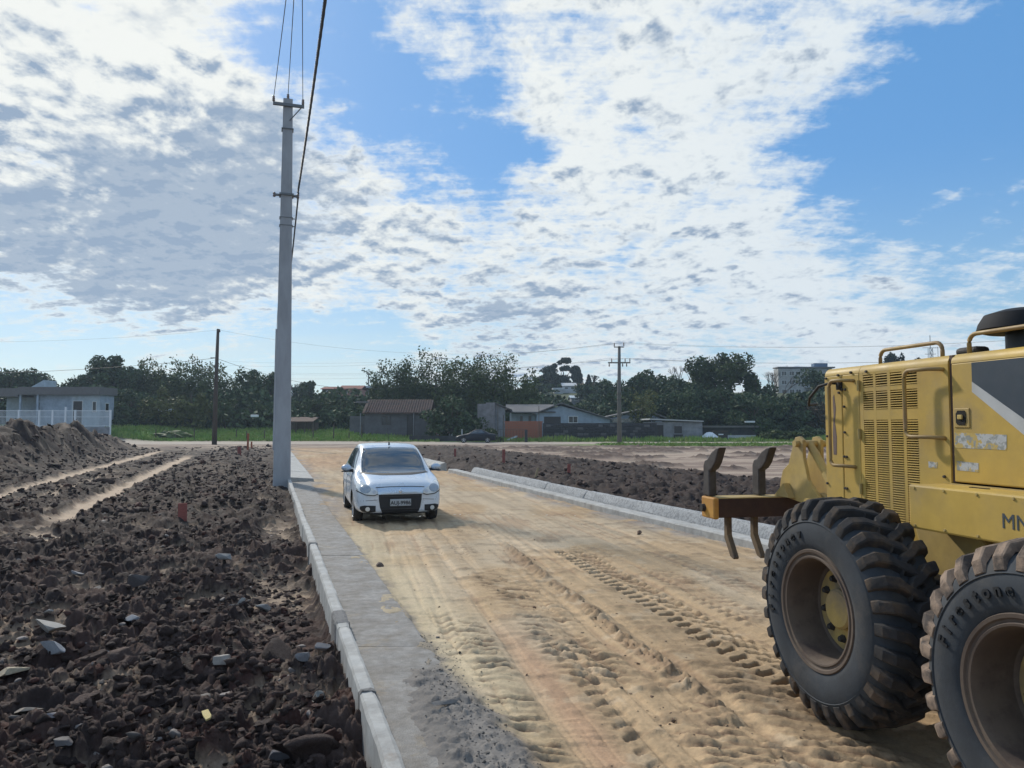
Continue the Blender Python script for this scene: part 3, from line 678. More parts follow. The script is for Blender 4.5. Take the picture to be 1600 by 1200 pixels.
# wooden pole on the left
q = gnd(335, 688, .0); Yw = 72.
base = at(335, 689, Yw); top = at(338, 514, Yw)
t = thing('utility_pole', 'lone dark wooden pole standing on the grass left of the concrete poles', 'utility pole', (base.x, Yw, base.z))
Hh = top.z - base.z
b = MB(); b.tube([(0, 0, -.5), (.03, 0, Hh * .5), (.12, 0, Hh)], [.24, .19, .13], 12); b.build('pole', M_WOOD, t, smooth=True)
b = MB(); b.box((.18, 0, Hh - .25), (.30, .12, .12)); b.build('crossarm', M_WOOD, t)
for dx, dz in ((.28, .12), (.10, .16)):
    b = MB(); b.lathe([(.03, 0), (.06, .06), (.04, .1), (.055, .16), (0, .2)], 'z', 8, (dx, 0, Hh - .2 + (dz - .12))); b.build('insulator', M_INS, t)
b = MB(); b.box((-.25, 0, Hh * .74), (.6, .06, .08)); b.build('bracket', M_WOOD, t)
wpole = Vector((base.x, Yw, base.z))
# the double cross-arm pole in the middle distance
Yc = 76.; base = at(968, 692, Yc); top = at(970, 541, Yc); Hc = top.z - base.z
t = thing('utility_pole', 'grey pole with wide insulator crossarm in front of the dark stone wall', 'utility pole', (base.x, Yc, base.z))
M_GPOLE = mat('weathered_pole', (.14, .135, .125), rough=.9, vary=.2, nscale=3)
b = MB(); b.tube([(0, 0, -.5), (0, 0, Hc * .5), (.05, 0, Hc)], [.24, .20, .14], 12); b.build('pole', M_GPOLE, t, smooth=True)
zc = at(968, 567, Yc).z - base.z
b = MB(); b.box((0, -.2, zc), (2.25, .10, .13)); b.build('crossarm', M_GPOLE, t)
b = MB(); b.box((0, -.16, Hc - .1), (1.0, .08, .10)); b.build('crossarm', M_GPOLE, t)
for dx, z0 in ((-.75, zc + .06), (.6, zc + .06), (1.08, zc + .06), (-.48, Hc - .05), (.48, Hc - .0)):
    b = MB(); b.lathe([(.025, 0), (.06, .05), (.04, .12), (.06, .19), (.04, .27), (.055, .33), (0, .40)], 'z', 8, (dx, -.2, z0)); b.build('insulator', M_INS, t)
for dx in (-1.0, .35, .75):
    b = MB(); b.lathe([(0, -.38), (.05, -.3), (.07, -.2), (.05, -.1), (.04, 0)], 'z', 8, (dx, -.2, zc - .06)); b.build('insulator', M_INS, t)
for z in (zc * .55, zc * .62):
    b = MB(); b.box((.0, -.1, z), (.42, .5, .07)); b.build('bracket', M_GPOLE, t)
cpole = Vector((base.x, Yc, base.z))
# faint overhead lines across the far side
wid = 0
def far_wire(a, bq, sag, r=.007):
    wire(a, bq, sag, r, label='faint overhead wire strung across the sky above the far trees', group='faint far wires', n=20)
for dx, z in ((-.48, Hc + .3), (.48, Hc + .35), (-.75, zc + .45), (.6, zc + .45), (1.08, zc + .45)):
    far_wire(cpole + Vector((dx, -.2, z)), Vector((-46, 112, z + 1.2 + dx * .6)), 1.2)
    far_wire(cpole + Vector((dx, -.2, z)), Vector((62, 70, z + 1.0)), 1.1)
far_wire(wpole + Vector((.1, 0, Hh * .74)), Vector((-80, 66, 8.0)), 1.6, .018)
far_wire(wpole + Vector((-.1, 0, Hh * .74)), at(640, 602, 104), 1.5, .018)
far_wire(wpole + Vector((.2, 0, Hh - .1)), Vector((-80, 70, 11.2)), 1.4)
far_wire(wpole + Vector((.2, 0, Hh - .1)), cpole + Vector((-.4, -.2, Hc + .2)), 1.6)

def march(px, py, r0=3., r1=80., step=.02):
    """where the line of sight through a photo point first meets the land"""
    d = ray(px, py); Yq = np.arange(r0, r1, step); Xq = Yq * d[0] / d[1]; Zq = CH + Yq * d[2] / d[1]; Zt, _ = terrain(Xq, Yq)
    hit = np.nonzero(Zq < Zt + .01)[0]
    if not len(hit): return None
    i = hit[0]; return Vector((float(Xq[i]), float(Yq[i]), float(Zt[i])))
# ------------------------------------------------------------------ small stakes and boards in the soil
M_ORANGE = mat('orange_stake', (.33, .10, .05), rough=.8, vary=.2)
M_PINK = mat('faded_red_board', (.26, .085, .07), rough=.85, vary=.25, nscale=12)
M_PALEW = mat('pale_wood', (.50, .40, .17), rough=.8, vary=.25, nscale=20, stretch=(1, 6, 1))
def stake(px, pyb, pyt, wpx, m, label, tilt=0., name='marker_stake', cat='stake'):
    g = None; Y = None
    # walk the ray down to the land
    g = march(px, pyb, step=.05) or gnd(px, pyb, 0); top = at(px, pyt, g.y); H = top.z - g.z; wd = wpx / F * g.y
    b = MB(); b.box((0, 0, H / 2 - .06), (wd, .022, H + .12), bevel=.003); o = b.build(name, m); o.location = g; o.rotation_euler = (.04, tilt, random.uniform(-.3, .3))
    return tag(o, label, cat)
stake(285, 811, 786, 13, M_PINK, 'short faded red board stuck upright in the dark soil, left foreground', name='red_board', cat='board')
stake(387, 703, 677, 3.2, M_ORANGE, 'thin orange stake by the soil heap, tallest one near the grey pole', .03)
stake(393, 700, 690, 2.5, M_ORANGE, 'very short orange stake just right of the tall orange one')
stake(374, 710, 698, 6.5, M_PINK, 'pinkish red board stuck in soil left of the orange stakes', name='red_board', cat='board')
stake(787, 722, 702, 4.5, M_PINK, 'reddish stake in the dark clod strip right of the black car')
stake(711, 712, 701, 3.5, M_PINK, 'faint reddish stake in the clods just right of the white car')
stake(838, 745, 731, 3.0, mat('bare_wood', (.33, .25, .15), rough=.9), 'pale leaning wooden stake in the clods behind the right kerb', .25)
stake(889, 738, 725, 5., M_PINK, 'small red board in the clods behind the right kerb', name='red_board', cat='board')
stake(1046, 694, 688, 2., mat('white_peg', (.7, .7, .68), rough=.8), 'tiny white peg on the grass before the low grey house')
# individual stones lying in the left plot
def one_rock(px, py, wpx, hz, label, colr, ang=.5, seed=0, flat=.5, name='stone', cat='stone', lift=.25, asp=1.):
    g = None
    g = march(px, py, r1=40.)
    rng = np.random.default_rng(seed); s, Fc = rock_shapes(1, 3, rng, .02, flat, True); P = s[0] * np.array([1, asp, 1])
    sc = wpx / F * g.y / 2 / max(np.abs(P[:, 0]).max(), .3)
    me = bpy.data.meshes.new(name); me.from_pydata([tuple(q) for q in P * sc], [], Fc.tolist()); me.materials.append(mat('stone_' + str(seed), colr, rough=.8, vary=.2, nscale=14, bump=.4, bscale=70))
    o = bpy.data.objects.new(name, me); link(o); o.location = (g.x, g.y, g.z + sc * flat * lift + .01); o.rotation_euler = (random.uniform(-.2, .2), random.uniform(-.2, .2), ang); return tag(o, label, cat)
for a in ((80, 988, 50, 0, 'long pale flat stone, the upper one of two near the left edge', (.30, .285, .26), .1, 11, .30, .55),
          (82, 1022, 56, 0, 'long grey slab with a sharp end lying below the pale flat stone', (.23, .235, .25), -.3, 12, .34, .42),
          (88, 1122, 52, 0, 'smooth lilac-grey slab in the lower left corner', (.24, .22, .225), .35, 13, .26, .6),
          (42, 1110, 46, 0, 'brownish flat stone just left of the lilac-grey slab', (.21, .18, .15), .5, 14, .30, .6),
          (22, 1054, 52, 0, 'broad crumbling pale yellow slab at the left edge', (.36, .30, .21), .15, 15, .25, .7),
          (352, 876, 30, 0, 'rounded grey block standing alone below the red board', (.21, .205, .20), .2, 16, .80, .8),
          (217, 914, 36, 0, 'dark wedge-shaped rock left of centre in the soil', (.085, .075, .075), .9, 17, .80, .8),
          (476, 1028, 30, 0, 'cube-shaped grey stone near the kerb, the left of two', (.16, .155, .16), .4, 18, .85, .9),
          (505, 1018, 28, 0, 'tilted grey stone near the kerb, the right of two', (.18, .175, .18), -.4, 19, .70, .8),
          (414, 956, 28, 0, 'egg-shaped light grey stone in the middle of the soil', (.25, .245, .24), 0, 20, .75, .8),
          (378, 943, 18, 0, 'thin curved pale shard standing on edge', (.30, .29, .27), 1.2, 21, .9, .3),
          (205, 972, 38, 0, 'crumpled bluish grey lump left of the centre of the soil', (.22, .23, .25), .3, 22, .6, .8),
          (74, 964, 19, 0, 'small pale-topped stone above the long pale flat stone', (.28, .26, .24), .3, 23, .7, .8),
          (163, 1028, 20, 0, 'pointed grey stone right of the long grey slab', (.24, .24, .25), .8, 24, .8, .7),
          (500, 1098, 26, 0, 'half-buried grey stone in the pit beside the kerb', (.16, .16, .15), .8, 25, .7, .6),
          (100, 1174, 34, 0, 'dark pyramid-shaped rock at the bottom left', (.09, .08, .078), .2, 26, .9, .8),
          (430, 1188, 42, 0, 'dark rounded rock at the bottom edge near the kerb', (.075, .073, .078), .2, 27, .75, .9),
          (345, 1036, 30, 0, 'thin arched pale shard in the reddish soil', (.28, .25, .22), .2, 28, .30, .4),
          (120, 898, 22, 0, 'grey stone with a flat top in the upper left soil', (.20, .20, .21), .2, 29, .6, .8)):
    one_rock(a[0], a[1], a[2], 0, a[4], a[5], a[6], a[7], a[8], asp=a[9])
one_rock(1000, 834, 10, 0, 'small brown clod lying alone on the sandy road near the right gutter', (.14, .085, .055), 0, 41, .8, name='soil_clod', cat='clod')
one_rock(697, 1101, 46, 0, 'flat crust of dried mortar on the gutter slab in the foreground', (.17, .16, .15), .3, 42, .22, name='mortar_crust', cat='mortar', asp=.35)
one_rock(592, 884, 15, 0, 'dark lump of mud on the edge of the left gutter slab', (.10, .07, .055), .3, 43, .6, name='soil_clod', cat='clod')
one_rock(781, 742, 8, 0, 'dark lump lying on the ledge of the right kerb', (.07, .05, .04), .3, 44, .7, name='soil_clod', cat='clod')
p = march(323, 1131, r1=20.)
b = MB(); b.prism([(-.055, -.02), (-.05, .018), (.03, .022), (.055, .012), (.06, -.016), (.0, -.022)], 0, .012, 'xy'); o = b.build('wood_scrap', M_PALEW, bevel=.002)
o.location = p + Vector((0, 0, .035)); o.rotation_euler = (.2, .15, -1.0); tag(o, 'small yellow scrap of wood on the soil at the bottom left', 'wood scrap')
# ------------------------------------------------------------------ trees
def leaf_mat(name, c1, c2, c3=None):
    return mat(name, c1, rough=.75, spec=.2, col2=c2, nscale=.7, nlo=.42, nhi=.58, vary=.35, col3=c3, n3scale=2.2, n3lo=.58, n3hi=.7)
M_LEAF = {'dark': leaf_mat('leaves_dark', (.040, .068, .034), (.070, .10, .042), (.12, .14, .06)),
          'mid': leaf_mat('leaves_mid', (.045, .070, .028), (.075, .10, .036), (.11, .13, .05)),
          'olive': leaf_mat('leaves_olive', (.08, .095, .028), (.12, .125, .038), (.16, .15, .05)),
          'bamboo': leaf_mat('leaves_bamboo', (.055, .080, .026), (.10, .125, .040), (.15, .165, .06)),
          'blue': leaf_mat('leaves_conifer', (.016, .028, .018), (.03, .045, .025)),
          'brown': leaf_mat('leaves_brown', (.085, .058, .032), (.06, .06, .028))}
ORD = ['first', 'second', 'third', 'fourth', 'fifth', 'sixth', 'seventh', 'eighth', 'ninth', 'tenth', 'eleventh', 'twelfth', 'thirteenth', 'fourteenth', 'fifteenth', 'sixteenth']
def relabel(group, fmt):
    ts = sorted([o for o in COL.objects if o.get('group') == group and o.parent is None], key=lambda o: o.location.x / o.location.y)
    for i, o in enumerate(ts): o['label'] = fmt % (('leftmost' if i == 0 else 'rightmost' if i == len(ts) - 1 else ORD[i] + ' from the left'))
M_BARK = mat('bark', (.07, .055, .042), rough=.95, vary=.25, nscale=3)
def leaf_quads(P, size, rng, up=.35):
    n = len(P); a = rng.normal(size=(n, 3)); a[:, 2] += up; a /= np.linalg.norm(a, axis=1)[:, None]
    b = np.cross(a, rng.normal(size=(n, 3))); b /= np.linalg.norm(b, axis=1)[:, None]; c = np.cross(a, b)
    s = (size * rng.uniform(.5, 1.25, n))[:, None]
    V = np.stack([P - b * s, P + c * s * .55, P + b * s, P - c * s * .55], 1).reshape(-1, 3)
    return V, np.arange(4 * n).reshape(-1, 4)
def crown_points(kind, rng, n):
    """unit crown: width about 1 (radius .5) and height 0..1"""
    if kind == 'bush':
        nb = 16; C = np.stack([rng.normal(size=nb) * .20, rng.normal(size=nb) * .17, rng.uniform(.12, .80, nb)], 1)
        rad = rng.uniform(.12, .23, nb) * (1.15 - .45 * C[:, 2]); C[:, :2] *= (1.15 - .55 * np.abs(C[:, 2] - .45) * 2)[:, None]
    elif kind == 'tree':
        nb = 22; th = rng.uniform(0, 2 * pi, nb); rr = .36 * np.sqrt(rng.uniform(size=nb)); zz_ = rng.uniform(.38, .90, nb)
        rr *= np.sqrt(np.clip(1 - ((zz_ - .60) / .42) ** 2, .05, 1)); C = np.stack([rr * np.cos(th), rr * np.sin(th), zz_], 1); rad = rng.uniform(.07, .16, nb)
    elif kind == 'umbrella':
        nb = 14; th = rng.uniform(0, 2 * pi, nb); rr = .40 * np.sqrt(rng.uniform(size=nb)); C = np.stack([rr * np.cos(th), rr * np.sin(th), rng.uniform(.5, .92, nb) - rr * .25], 1); rad = rng.uniform(.06, .12, nb)
    elif kind == 'cone':
        z = rng.uniform(.05, 1, n) ** 1.1; th = rng.uniform(0, 2 * pi, n); lay = .5 * (1 - z) ** .8 * (.75 + .35 * np.abs(np.sin(z * 38))) * (.75 + .25 * np.sin(th * 3 + z * 9)); r_ = lay * np.sqrt(rng.uniform(.25, 1, n))
        return np.stack([r_ * np.cos(th), r_ * np.sin(th), z], 1)
    elif kind == 'bamboo':
        nc = 34; out = []
        for i in range(nc):
            th = rng.uniform(0, 2 * pi); r0 = .16 * sqrt(rng.uniform()); lean = rng.uniform(.05, .38); H = rng.uniform(.55, 1.0); k = n // nc
            t = rng.uniform(.15, 1, k) ** .8; x = (r0 + lean * t ** 2.2) * cos(th); y = (r0 + lean * t ** 2.2) * sin(th); z = H * (t - .18 * lean / .38 * t ** 5)
            wd = .085 * (1.3 - t) * (1 + .0 * t) + .012
            out.append(np.stack([x + rng.normal(size=k) * wd, y + rng.normal(size=k) * wd, z + rng.normal(size=k) * wd * .5], 1))
        return np.concatenate(out)
    elif kind == 'willow':
        nb = 20; th = rng.uniform(0, 2 * pi, nb); rr = .38 * np.sqrt(rng.uniform(size=nb)); C = np.stack([rr * np.cos(th), rr * np.sin(th), .80 - rr * .9 + rng.normal(size=nb) * .08], 1); rad = rng.uniform(.09, .15, nb)
    w_ = rad ** 2; w_ /= w_.sum(); idx = rng.choice(len(C), n, p=w_)
    d = rng.normal(size=(n, 3)); d /= np.linalg.norm(d, axis=1)[:, None]; rr = rad[idx] * (rng.uniform(.35, 1.12, n) ** .6)
    P = C[idx] + d * rr[:, None] * np.array([1, 1, .8]); 
    if kind == 'willow': P[:, 2] -= np.abs(rng.normal(size=n)) * .12
    return P
CROWNS = {}
def crown_mesh(kind, var, W, H, leaf, n, m):
    key = (kind, var, round(W / H, 1), m.name)
    rng = np.random.default_rng(hash((kind, var)) % 1000 if False else sum(map(ord, kind)) * 7 + var)
    P = crown_points(kind, rng, n) * np.array([W, W, H])
    sz = np.full(len(P), leaf)
    if kind in ('bush', 'tree', 'willow'):
        q = rng.choice(len(P), len(P) // 5); core = P[q] * np.array([.80, .80, .93]); P = np.concatenate([P, core]); sz = np.concatenate([sz, np.full(len(core), leaf * 1.9)])
    V, Fq = leaf_quads(P, sz, rng)
    return np_mesh('crown', V, Fq, m)
TREEN = 0
def tree(px, pyt, Y, Wm, kind, leafm, label, group=None, pyb=None, leaf=None, n=None, bare=False, name='tree'):
    global TREEN; TREEN += 1
    top = at(px, pyt, Y); zb = ground_z(top.x, Y) if Y < 111 else float(base_h(np.array([top.x]), np.array([Y]))[0]); H = max(1.2, top.z - zb) * (1.13 if kind == 'bamboo' else 1.06 if kind == 'bush' else 1.02)
    nm = {'bush': 'bushy_tree', 'tree': 'broadleaf_tree', 'cone': 'conifer_tree', 'bamboo': 'bamboo_clump', 'umbrella': 'araucaria_tree', 'willow': 'pale_tree'}[kind]
    if H < 3.2: nm = 'shrub'
    t = thing(nm, label, 'shrub' if nm == 'shrub' else ('bamboo' if kind == 'bamboo' else 'tree'), (top.x, Y, zb - .1), random.uniform(0, 6.28), group)
    leaf = leaf or (.13 + .0011 * Y) * (.8 if kind == 'bamboo' else 1); n = n or int(np.clip(Wm * H * 62, 1200, 8000))
    me = crown_mesh(kind, TREEN, Wm * 1.12, H * 1.0, leaf, n, M_LEAF[leafm]); o = bpy.data.objects.new('crown', me); link(o, t)
    b = MB(); r0 = .022 * H + .05; rng = random.Random(TREEN)
    b.tube([(0, 0, -.3), (rng.uniform(-.1, .1), 0, H * .25), (rng.uniform(-.2, .2), rng.uniform(-.2, .2), H * .6)], [r0, r0 * .75, r0 * .4], 8)
    if kind in ('tree', 'umbrella', 'bush', 'willow'):
        for i in range(6):
            a = rng.uniform(0, 6.28); l = Wm * rng.uniform(.15, .34); z0 = H * rng.uniform(.22, .5); b.tube([(0, 0, z0), (l * .5 * cos(a), l * .5 * sin(a), z0 + H * .14), (l * cos(a), l * sin(a), z0 + H * rng.uniform(.22, .36))], [r0 * .5, r0 * .35, r0 * .15], 6)
    b.build('trunk', M_BARK, t, smooth=True); return t
def bare_tree(px, pyt, Y, Wm, label):
    top = at(px, pyt, Y); zb = float(base_h(np.array([top.x]), np.array([Y]))[0]); H = top.z - zb
    t = thing('bare_tree', label, 'tree', (top.x, Y, zb - .1), 0); b = MB(); rng = random.Random(int(px)); b.tube([(0, 0, -.2), (0, 0, H * .45)], [.25, .15], 8); b.build('trunk', M_BARK, t)
    b = MB()
    def br(p, d, l, r_, k):
        q = p + d * l; b.tube([p, (p + q) / 2 + Vector((rng.uniform(-.1, .1), 0, .05)) * l, q], [r_, r_ * .8, r_ * .6], 4, cap=False)
        if k:
            for _ in range(3): br(q, (d + Vector((rng.uniform(-.6, .6), rng.uniform(-.5, .5), rng.uniform(-.1, .5)))).normalized(), l * .68, r_ * .6, k - 1)
    for i in range(5): br(Vector((0, 0, H * .4)), Vector((rng.uniform(-.7, .7), rng.uniform(-.5, .5), 1)).normalized(), H * .22, .10, 3)
    b.build('branches', M_BARK, t); return t
gB = 'trees in the far left belt'; lB = 'dark bushy tree in the belt behind the left house and grass field'
for px, pt, Y, W_, k, m in ((-70, 575, 104, 11, 'bush', 'dark'), (5, 566, 104, 9, 'bush', 'dark'), (48, 570, 110, 8, 'bush', 'dark'), (95, 590, 118, 9, 'bush', 'dark'), (128, 574, 108, 7.5, 'bush', 'dark'), (212, 577, 112, 9, 'bush', 'dark'),
                             (262, 580, 116, 8, 'bush', 'dark'), (318, 583, 114, 8, 'bush', 'dark'), (398, 570, 106, 7.5, 'bush', 'dark'), (432, 573, 108, 6, 'bush', 'dark')):
    tree(px, pt, Y, W_, k, m, lB, gB)
tree(168, 552, 106, 9.5, 'tree', 'dark', 'tallest leafy tree on the left, rising behind the white-fenced house')
gb = 'ragged bamboo clumps on the left'; lb_ = 'ragged feathery bamboo clump behind the wooden pole, left side'
for px, pt, W_ in ((232, 562, 7), (262, 568, 6), (292, 560, 7), (322, 566, 7), (352, 572, 6), (206, 568, 5)): tree(px, pt, 104 + W_, W_, 'bamboo', 'bamboo', lb_, gb)
tree(205, 600, 94, 6.2, 'bush', 'dark', 'dark round tree just right of the left house')
tree(190, 640, 90, 3.2, 'bush', 'dark', 'low dark shrub at the right end of the white fence')
tree(252, 604, 93, 5.4, 'willow', 'olive', 'loose yellow-green tree left of the wooden pole, the wider one')
tree(300, 598, 94, 4.6, 'willow', 'olive', 'yellow-green tree close left of the wooden pole')
tree(352, 612, 96, 4.4, 'willow', 'mid', 'pale green tree just right of the wooden pole')
tree(402, 618, 96, 4.0, 'willow', 'mid', 'drooping green tree between the wooden pole and the concrete pole')
tree(478, 594, 135, 5.5, 'tree', 'dark', 'small round dark tree on the skyline right of the tall pole')
for px, pt, W_, lb in ((462, 618, 5, 'grey-green tree directly right of the tall pole, above the low tiled shed'), (497, 606, 5.5, 'dull green tree right of the low tiled shed'), (530, 612, 5.0, 'dull green tree left of the tile-roofed house'), (557, 625, 3.8, 'small dark tree touching the left end of the tile-roofed house')):
    tree(px, pt, 95 + W_, W_, 'willow', 'mid', lb)
tree(604, 606, 128, 4.5, 'tree', 'dark', 'small tree on the skyline by the bluish far house')
gm = 'bamboo grove in the middle'; lm = 'tall bamboo clump of the dense grove behind the white car'
for px, pt, W_, k in ((598, 590, 5.0, 'bamboo'), (618, 566, 8, 'bamboo'), (648, 552, 9, 'bamboo'), (682, 550, 9, 'bamboo'), (716, 560, 9, 'bamboo'), (745, 558, 7, 'bamboo'), (772, 548, 8, 'bamboo'), (800, 572, 7, 'bamboo'), (826, 592, 4, 'bamboo')):
    tree(px, pt, 103 + (px % 7), W_, k, 'bamboo' if px % 3 else 'mid', lm, gm, n=5200)
gd = 'dark trees at the foot of the grove'; ld = 'dark bushy tree at the foot of the bamboo grove'
for px, pt, W_ in ((622, 600, 8), (660, 586, 9), (705, 585, 9), (750, 590, 9), (795, 600, 8)): tree(px, pt, 108, W_, 'bush', 'dark', ld, gd)
tree(706, 610, 87, 6.5, 'bush', 'dark', 'dark tree overhanging the right end of the tile-roofed house')
tree(728, 640, 86, 3.6, 'bush', 'dark', 'low dark bush above the parked white car')
# skyline of the hill
tree(862, 571, 185, 11, 'bush', 'blue', 'broad dome-shaped dark tree on the hill in the middle')
tree(880, 557, 200, 9.5, 'umbrella', 'blue', 'araucaria rising behind the dome-shaped tree on the hill')
tree(899, 577, 195, 2.6, 'cone', 'blue', 'pointed conifer on the hill, left of a pair'); tree(906, 578, 196, 2.9, 'cone', 'blue', 'pointed conifer on the hill, right of a pair')
tree(920, 586, 175, 2.8, 'cone', 'blue', 'short conifer alone left of the crossarm pole')
gh = 'trees on the hill slope'; lh = 'hazy green tree on the hill slope between the small houses'
for px, pt, Y, W_ in ((838, 598, 170, 7), (850, 618, 150, 7), (835, 630, 130, 8), (868, 632, 125, 6), (900, 628, 125, 6), (925, 620, 130, 7), (905, 604, 178, 4), (945, 600, 160, 7), (880, 640, 112, 6), (915, 640, 112, 7), (860, 596, 178, 6), (930, 596, 172, 5), (945, 634, 112, 7)):
    tree(px, pt, Y, W_, 'bush', 'mid', lh, gh)
gr_ = 'belt of trees on the right'; lr = 'dark bushy tree in the dense belt right of the crossarm pole'
for px, pt, Y, W_, k, m in ((936, 590, 150, 9, 'bush', 'dark'), (962, 586, 128, 8, 'bush', 'dark'), (990, 583, 120, 7, 'tree', 'dark'), (1014, 578, 122, 7, 'tree', 'dark'), (1040, 574, 116, 8, 'bush', 'dark'), (1072, 579, 112, 8, 'bush', 'dark'), (1100, 590, 104, 9, 'bush', 'dark'), (1140, 600, 100, 9, 'bush', 'dark'),
                             (1195, 586, 108, 6.5, 'bush', 'dark'), (1228, 610, 104, 6, 'bush', 'dark'), (1252, 628, 100, 6, 'bush', 'dark'), (1180, 612, 96, 8, 'bush', 'dark'), (1060, 604, 98, 8, 'bush', 'dark'), (1020, 604, 104, 8, 'bush', 'dark'), (1268, 660, 92, 4.5, 'bush', 'dark')):
    tree(px, pt, Y, W_, k, m, lr, gr_)
tree(1128, 549, 108, 10.5, 'tree', 'mid', 'tallest open-crowned tree on the right, sky showing through', n=4600)
tree(1098, 560, 109, 6, 'tree', 'mid', 'open-crowned tree leaning out left of the tallest right-hand tree', n=2200)
tree(1182, 566, 107, 4.6, 'bush', 'dark', 'smooth egg-shaped dark tree right of the tallest open-crowned tree')
tree(1003, 608, 94, 4.4, 'bamboo', 'olive', 'yellowish bamboo clump between the crossarm pole and the big trees')
tree(1206, 668, 86, 4.0, 'bush', 'mid', 'low green shrub right of the low white wall'); tree(1238, 676, 85, 3.8, 'bush', 'mid', 'low green shrub beside the ripper tower of the grader')
tree(1278, 612, 100, 4.0, 'willow', 'brown', 'brownish tree touching the left edge of the yellow grader')
tree(765, 668, 84, 2.4, 'bush', 'mid', 'small bush in front of the rough grey wall by the black car')
tree(1390, 548, 150, 3.6, 'tree', 'blue', 'treetop peeping over the grader hood, left one'); tree(1406, 551, 152, 3.2, 'tree', 'blue', 'treetop peeping over the grader hood, right one'); tree(1432, 556, 150, 2.6, 'tree', 'blue', 'tiny treetop over the hood beside the lattice mast')
for px in (1320, 1360, 1440, 1500, 1570, 1640): tree(px, 566, 120, 12, 'bush', 'dark', 'dark tree hidden behind the grader', 'trees behind the grader')
bare_tree(1068, 562, 118, 4, 'bare-branched tree above the right-hand belt, left of the tall tree'); bare_tree(1208, 572, 125, 4, 'bare-branched tree left of the three-storey block'); bare_tree(926, 582, 160, 3, 'thin leafless tree on the skyline left of the crossarm pole'); bare_tree(463, 594, 140, 3, 'thin leafless tree on the skyline beside the tall pole')
relabel(gB, 'dark bushy tree behind the left house and field, %s in its row')
relabel(gb, 'ragged feathery bamboo clump behind the wooden pole, %s')
relabel(gm, 'bamboo clump of the grove behind the white hatchback, %s')
relabel(gd, 'dark bushy tree at the foot of the bamboo grove, %s')
relabel(gr_, 'dark bushy tree right of the crossarm pole, %s in the belt')
relabel('trees behind the grader', 'dark tree mostly hidden behind the grader hood, %s of its row')
relabel(gh, 'hazy green tree on the hill slope below the araucaria, %s')
# undergrowth that closes the view between the trunks
def thicket(x0, x1, Y, h0, n, m, label, size=.42):
    rng = np.random.default_rng(int(abs(x0) + Y)); x = rng.uniform(x0, x1, n); y = Y + rng.normal(size=n) * 1.6
    h = h0 * (.65 + .5 * vnoise(x * .35, x * 0 + Y, 3)); z = h * rng.uniform(0, 1, n) ** .8; zb = base_h(x, y)
    V, Fq = leaf_quads(np.stack([x, y, z + zb], 1), np.full(n, size), rng); o = bpy.data.objects.new('undergrowth', np_mesh('undergrowth', V, Fq, M_LEAF[m])); link(o); tag(o, label, kind='stuff')
thicket(-95, -30, 101, 5.0, 9000, 'dark', 'dark undergrowth behind the left house and field'); thicket(-30, 0, 104, 5.0, 5500, 'dark', 'dark undergrowth behind the tile-roofed house')
thicket(12, 58, 106, 6.0, 8500, 'dark', 'dark undergrowth behind the right-hand houses'); thicket(-55, -18, 97, 2.6, 4500, 'dark', 'dark hedge closing the grass field')
thicket(-14, 12, 108, 3.2, 2600, 'mid', 'low undergrowth behind the blue gable house'); thicket(-100, 90, 135, 5, 9000, 'mid', 'far undergrowth on the rising land', .7)
# grass tufts on the verges
def tufts(n, fx, fy, hmin, hmax, label, m):
    rng = np.random.default_rng(n); x = fx(rng, n); y = fy(rng, n); z, _ = terrain(x, y)
    h = rng.uniform(hmin, hmax, n) * (.5 + vnoise(x * .5, y * .5, 9)); a = rng.uniform(0, pi, n); wd = rng.uniform(.05, .16, n); ln = rng.normal(size=n) * .12
    V = np.stack([np.stack([x - np.cos(a) * wd, y - np.sin(a) * wd, z - .03], 1), np.stack([x + np.cos(a) * wd, y + np.sin(a) * wd, z - .03], 1), np.stack([x + ln, y, z + h], 1)], 1).reshape(-1, 3)
    o = bpy.data.objects.new('grass', np_mesh('grass', V, np.arange(3 * n).reshape(-1, 3), m)); link(o); tag(o, label, kind='stuff')
M_GRASS = mat('grass_blades', (.16, .27, .05), rough=.8, col2=(.24, .30, .08), nscale=.6, vary=.3)
tufts(26000, lambda r_, n: r_.uniform(-66, -8, n), lambda r_, n: 83 + 17 * r_.uniform(size=n) ** 1.2, .12, .38, 'short green grass of the field left of the houses', M_GRASS)
tufts(13000, lambda r_, n: r_.uniform(-4, 46, n), lambda r_, n: r_.uniform(83, 90, n), .15, .6, 'tall grass verge in front of the stone wall and low houses', M_GRASS)
tufts(9000, lambda r_, n: r_.uniform(8, 46, n), lambda r_, n: 66 + 6 * r_.uniform(size=n), .04, .22, 'thin grass growing at the edge of the graded earth', M_GRASS)
# ------------------------------------------------------------------ houses, walls and fences in the distance
def wallm(n, c, c2=None, **k): return mat(n, c, rough=.9, col2=c2 or tuple(q * .8 for q in c), nscale=1.2, vary=.12, **k)
M_GLASS = mat('dark_glass', (.02, .025, .03), rough=.12, spec=.6, vary=0)
M_WFRAME = mat('white_frame', (.62, .64, .65), rough=.6, vary=.05)
M_DOOR = mat('dark_door', (.05, .045, .045), rough=.7)
M_TILE = mat('clay_tiles', (.10, .058, .045), rough=.9, col2=(.065, .045, .038), nscale=2, vary=.25)
M_ZINC = mat('grey_roof_sheet', (.13, .125, .125), rough=.75, vary=.15, nscale=1.5)
M_BWALL = wallm('blue_white_plaster', (.33, .40, .48)); M_PALE = wallm('pale_blue_plaster', (.42, .50, .56)); M_GREYW = wallm('grey_plaster', (.25, .26, .28), (.17, .175, .19))
M_BROWNW = wallm('brown_plaster', (.13, .105, .095)); M_BRICK = mat('brick_face', (.34, .13, .08), rough=.9, vary=.2, nscale=3); M_JOINT = mat('brick_joint', (.22, .17, .14), rough=.95)
